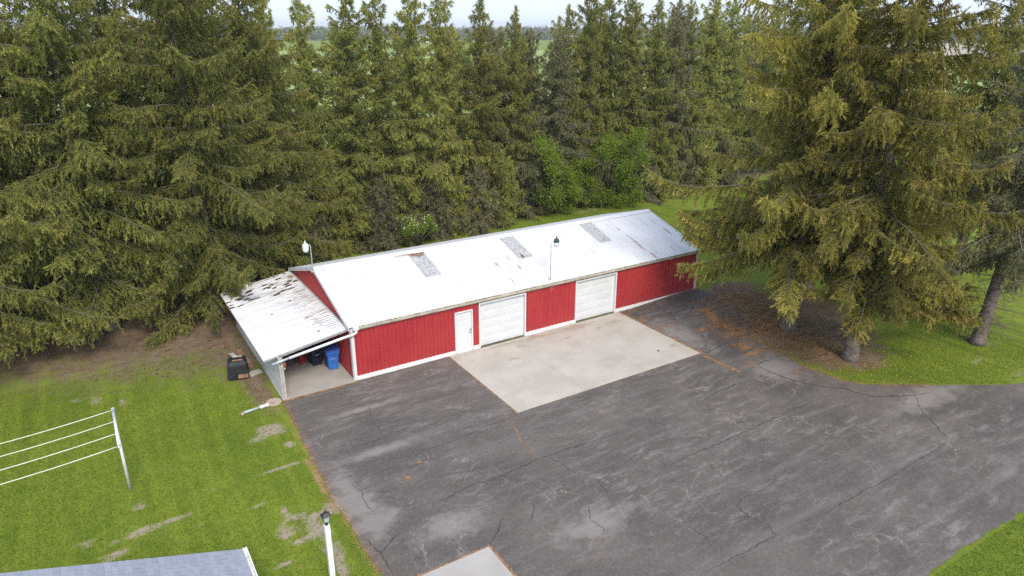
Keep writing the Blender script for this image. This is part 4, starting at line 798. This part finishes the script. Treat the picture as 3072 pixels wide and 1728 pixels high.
def farm(x, y, w, d_, h, lab, silo=False):
    t = tag(empty('farm_building', (x, y, 0), .3), lab, 'building', 'far farm buildings')
    MB().box(-w/2, w/2, -d_/2, d_/2, 0, h).build('wall', M_postw, t); MB().prism([(-d_/2-.4, h), (d_/2+.4, h), (0, h+d_*.28)], 'x', -w/2-.4, w/2+.4).build('roof', M_galv, t)
    MB().box(-1.8, 1.8, -d_/2-.08, -d_/2-.01, 0, h*.75).build('door', M_galv, t)
    if silo: MB().lathe([(3, 0), (3, h*1.7), (2, h*2.0), (.2, h*2.15)], 14, (w/2+5, 0, 0)).build('silo', M_galv, t)
farm(420, 560, 26, 12, 6, 'small white farm building far off near the middle of the horizon'); farm(640, 520, 30, 14, 7, 'white farm building with a silo far off right of the middle', True); farm(300, 640, 18, 10, 5, 'tiny white farmhouse far off behind the windbreak')

# ------------------------------------------------------------------ litter, cones, roof debris, grass
g = np.random.RandomState(9); pts = []
def along(pl, n, sp):
    pl = np.array(pl, float); seg = np.linalg.norm(np.diff(pl, axis=0), axis=1); k = g.choice(len(seg), n, p=seg/seg.sum()); u = g.rand(n)[:, None]
    pts.append(pl[k]*(1-u)+pl[k+1]*u+g.randn(n, 2)*sp)
def spot(x, y, rx, ry, n): pts.append(np.stack([x+g.randn(n)*rx*.5, y+g.randn(n)*ry*.5], 1))
along([(4.74, -.15), (4.74, -6.4)], 520, .03); along([(15.6, -.15), (15.62, -6.4)], 1500, .07); along([(4.7, -6.4), (10, -6.4)], 160, .03); along([(10, -6.4), (15.6, -6.4)], 160, .03)
along([(-3.3, -.2), (0, -.18)], 900, .05); along(LEFT[:7], 2000, .12); along([(15.46, -6.56), (15.52, -7.6), (15.64, -8.77)], 900, .05); along([(15.5, -.4), (21.3, -.2)], 700, .12)
along(RIGHT[1:10], 1500, .14); along(CR[0][0], 150, .02); along([(-2.75, -12.62), (-.3, -12.62)], 260, .025); along([(-.27, -12.6), (-.27, -16)], 520, .035); along([(19.9, -2.6), (19.2, -3.9), (19.0, -5.2), (18.7, -6.4)], 4200, .22)
for a in [(19.68, -2.71, .9, .5, 1100), (18.68, -4.55, .7, .5, 700), (18.21, -5.57, .9, .5, 700), (17.82, -6.78, .5, .3, 600), (17.83, -7.22, .4, .2, 400), (17.73, -7.84, .8, .2, 600), (16.71, -8.46, .3, .2, 160), (17.84, -10.26, .5, .2, 200), (17.59, -4.47, .6, .3, 360), (16.6, -3.0, .6, .5, 300), (16.13, -1.6, .5, .3, 200), (20.4, -1.8, 1, .7, 900), (20.4, -8.8, 1.9, 2.8, 11000), (21.6, -4.4, 2.6, 2.2, 8000), (20.6, -6.4, 2.4, 1.6, 8000), (22.4, -2.4, 2.2, 1.0, 3500), (19.0, -5.0, 1.2, 2.0, 2500), (-1.0, -8.1, .12, .12, 110), (-.2, -7.4, .08, .06, 40), (4.4, -.9, .3, .1, 60), (8.5, -1.0, .5, .2, 30), (12.3, -.4, .4, .15, 60), (9.5, -.3, .3, .1, 60), (13.2, -1.3, .15, .06, 60)]: spot(*a)
P2 = np.concatenate(pts); n = len(P2)
onap = (P2[:, 0] > 4.78) & (P2[:, 0] < 15.55) & (P2[:, 1] > -6.36); zz = hz(P2[:, 0])+np.where(onap, .038, .017)+g.rand(n)*.006
ok = ~((P2[:, 1] > -.02) & (P2[:, 0] > -3.3) & (P2[:, 0] < L)); P2 = P2[ok]; zz = zz[ok]; n = len(P2)
a = g.uniform(0, 6.28, n); d = np.stack([np.cos(a), np.sin(a), g.uniform(0, .15, n)], 1); s_ = np.stack([-np.sin(a), np.cos(a), np.zeros(n)], 1); P3 = np.column_stack([P2, zz]); ln = g.uniform(.03, .075, n)[:, None]; wd = g.uniform(.005, .013, n)[:, None]
V = np.stack([P3-s_*wd, P3+s_*wd, P3+d*ln], 1).reshape(-1, 3)
tag(link('needle_litter', amesh('needle_litter', V, np.arange(3*n).reshape(n, 3), M_needle)), 'orange brown fallen needles along the driveway edges', 'litter', None, 'stuff')
# spruce cones lying about
cm = MB().tube([(-.07, 0, .022), (-.035, 0, .026), (.02, 0, .027), (.07, 0, .02)], [.008, .026, .027, .008], 7).mesh('spruce_cone', M_deb)
CN = [(19.3, -2.2), (19.9, -1.3), (20.6, -2.4), (18.9, -3.1), (18.1, -3.9), (17.4, -2.7), (18.7, -4.9), (17.1, -5.0), (19.0, -5.6), (19.6, -6.4), (20.2, -6.9), (16.4, -5.9), (21.1, -3.1), (21.9, -2.5), (22.6, -3.4), (20.4, -8.1), (19.9, -8.9), (20.8, -9.3), (20.3, -10.0), (19.6, -9.9), (21.6, -9.9), (22.0, -9.0), (21.2, -7.9), (22.6, -7.8), (20.9, -5.2), (16.1, -9.6), (21.9, -10.9), (22.4, -10.3), (13.9, -5.1), (23, -2.2)]
for i, (x, y) in enumerate(CN):
    z = float(hz(x))+(.034 if x < 15.5 else .012); o = tag(link('spruce_cone', cm, None, (x, y, z), (0, 0, random.uniform(0, 6.28))), 'dark spruce cone lying on the ground by the big right-hand spruces' if x > 15.5 else 'dark spruce cone lying on the concrete apron', 'cone', 'fallen spruce cones')
for i in range(26):
    x, y = random.uniform(-8.5, -4.2), random.uniform(4.5, 8.5); tag(link('spruce_cone', cm, None, (x, y, -.005), (0, 0, random.uniform(0, 6.28))), 'dark spruce cone lying on the brown soil left of the lean-to', 'cone', 'fallen spruce cones left of the lean-to')
# needle clumps on the lean-to roof
DB = [(-3.52, 9.08), (-3.1, 8.54), (-3.22, 7.99), (-3.12, 7.81), (-3.69, 7.95), (-3.72, 7.43), (-3.74, 7.13), (-3.37, 6.94), (-2.53, 8.52), (-2.58, 8.03), (-2.86, 7.6), (-2.69, 7.3), (-2.4, 7.25), (-2.3, 9.41), (-2.11, 9.41), (-1.67, 8.65), (-1.59, 8.11), (-1.41, 8.36), (-1.36, 7.86), (-.76, 7.79), (-.72, 7.5), (-.26, 7.84), (-1.51, 6.88), (-1.28, 7.0), (-1.1, 7.08), (-2.34, 4.6), (-.72, 7.01), (-1.21, 5.49), (-1.14, 2.92), (-1.14, 1.04), (-2.45, 8.6), (-2.62, 8.45), (-3.28, 6.98), (-1.72, 8.2), (-.5, 8.1), (-.9, 8.9)]
for i, (x, y) in enumerate(DB):
    rr = random.Random(i); r0 = .5 if i in (25, 27, 28, 29) else 1
    V = []; F_ = []; m = 9
    V.append((0, 0, .035*r0))
    for k in range(m): a = 6.283*k/m; q = rr.uniform(.6, 1.25)*r0; V.append((math.cos(a)*.15*q, math.sin(a)*.065*q, .012+rr.uniform(0, .02)))
    for k in range(m): a = 6.283*k/m; q = rr.uniform(.9, 1.4)*r0; V.append((math.cos(a)*.17*q, math.sin(a)*.08*q, -.012))
    F_ = [(0, 1+k, 1+(k+1) % m) for k in range(m)]+[(1+k, 1+m+k, 1+m+(k+1) % m, 1+(k+1) % m) for k in range(m)]
    me = bpy.data.meshes.new('needle_clump'); me.from_pydata(V, [], F_); me.materials.append(M_deb); me.update()
    o = link('needle_clump', me, None, (x, y, lz0+LSL*(x-lx0)-.004), (0, -LA, 0)); tag(o, 'dark clump of fallen needles lying on the lean-to roof' if i not in (25, 28, 29) else 'small stray clump of needles on the bare front half of the lean-to roof', 'debris', 'needle clumps on the lean-to roof' if i not in (25, 28, 29) else 'stray needle clumps on the lean-to roof')
# grass blades over the nearer lawns
g = np.random.RandomState(12)
def lawn(x0, x1, y0, y1, n): return np.stack([g.uniform(x0, x1, n), g.uniform(y0, y1, n)], 1)
P2 = np.concatenate([lawn(-15, -3.7, -13, 7, 120000), lawn(19, 30, -17, -4, 50000), lawn(8, 20, -24, -20.55, 26000), lawn(14, 46, 9.8, 19.8, 40000)])
fx = np.interp(P2[:, 0], gx, np.arange(nx)).round().astype(int); fy = np.interp(P2[:, 1], gy, np.arange(ny)).round().astype(int); gi = fy*nx+fx
den = 1-np.maximum(np.maximum(soil[gi]*.85, bare[gi]*.95), rim[gi]*.9)
from_edge = np.interp(P2[:, 1], [q[1] for q in RIGHT], [q[0] for q in RIGHT]); right = P2[:, 0] > 16
okm = (g.rand(len(P2)) < den) & ~(right & (P2[:, 1] < -.1) & (P2[:, 1] > -16.2) & (P2[:, 0] < from_edge+.12)) & ~((P2[:, 0] > 15) & (P2[:, 1] < -16.2) & (P2[:, 1] > -20.8) ) & ~((P2[:, 1] > -20.7) & (P2[:, 1] < -17) & (P2[:, 0] < 15) & (P2[:, 0] > 0))
P2 = P2[okm]; n = len(P2); a = g.uniform(0, 6.28, n); hgt = g.uniform(.03, .075, n); w_ = g.uniform(.008, .016, n)
z0 = hz(P2[:, 0])-.014; b0 = np.column_stack([P2, z0]); s_ = np.stack([np.cos(a)*w_, np.sin(a)*w_, np.zeros(n)], 1); tip = b0+np.stack([g.randn(n)*.022, g.randn(n)*.022, hgt], 1)
V = np.stack([b0-s_, b0+s_, tip], 1).reshape(-1, 3); tn = np.clip(.5+.35*np.sin(P2[:, 0]*.9)*np.sin(P2[:, 1]*.7)+g.randn(n)*.25, 0, 1)
tag(link('grass', amesh('grass', V, np.arange(3*n).reshape(n, 3), M_grass, {'tint': np.repeat(tn, 3), 'tip': np.tile([0, 0, .8], n)})), 'short green grass of the lawns', 'grass', None, 'stuff')
FL = np.concatenate([lawn(19.3, 24, -14, -10.8, 44), lawn(-6, -3.8, -1, 3, 12), lawn(22, 30, 10.5, 17, 24)]); V = []; F_ = []
keep = ~((FL[:, 0] < np.interp(FL[:, 1], [q[1] for q in RIGHT], [q[0] for q in RIGHT])+.3) & (FL[:, 1] < -1) & (FL[:, 0] > 10)); FL = FL[keep]
dm = MB()
for x, y in FL: dm.lathe([(.004, 0), (.019, .05), (.016, .06), (.004, .063)], 6, (x, y, float(hz(x))-.01))
dm = dm.build('dandelions', M_yel); tag(dm, 'yellow dandelion heads dotted over the grass', 'flowers', None, 'stuff')

# ------------------------------------------------------------------ the hazy air
hm = bpy.data.materials.new('haze'); hm.use_nodes = True; ht = hm.node_tree; ht.nodes.clear()
ho = ht.nodes.new('ShaderNodeOutputMaterial'); hv = ht.nodes.new('ShaderNodeVolumePrincipled'); hv.inputs['Color'].default_value = (.92, .95, 1, 1); hv.inputs['Density'].default_value = .00022; ht.links.new(hv.outputs[0], ho.inputs['Volume'])
tag(MB().box(-4900, 4900, -4900, 4900, -1.1, 34).build('haze', hm), 'thin pale haze over the fields', 'haze', None, 'stuff')
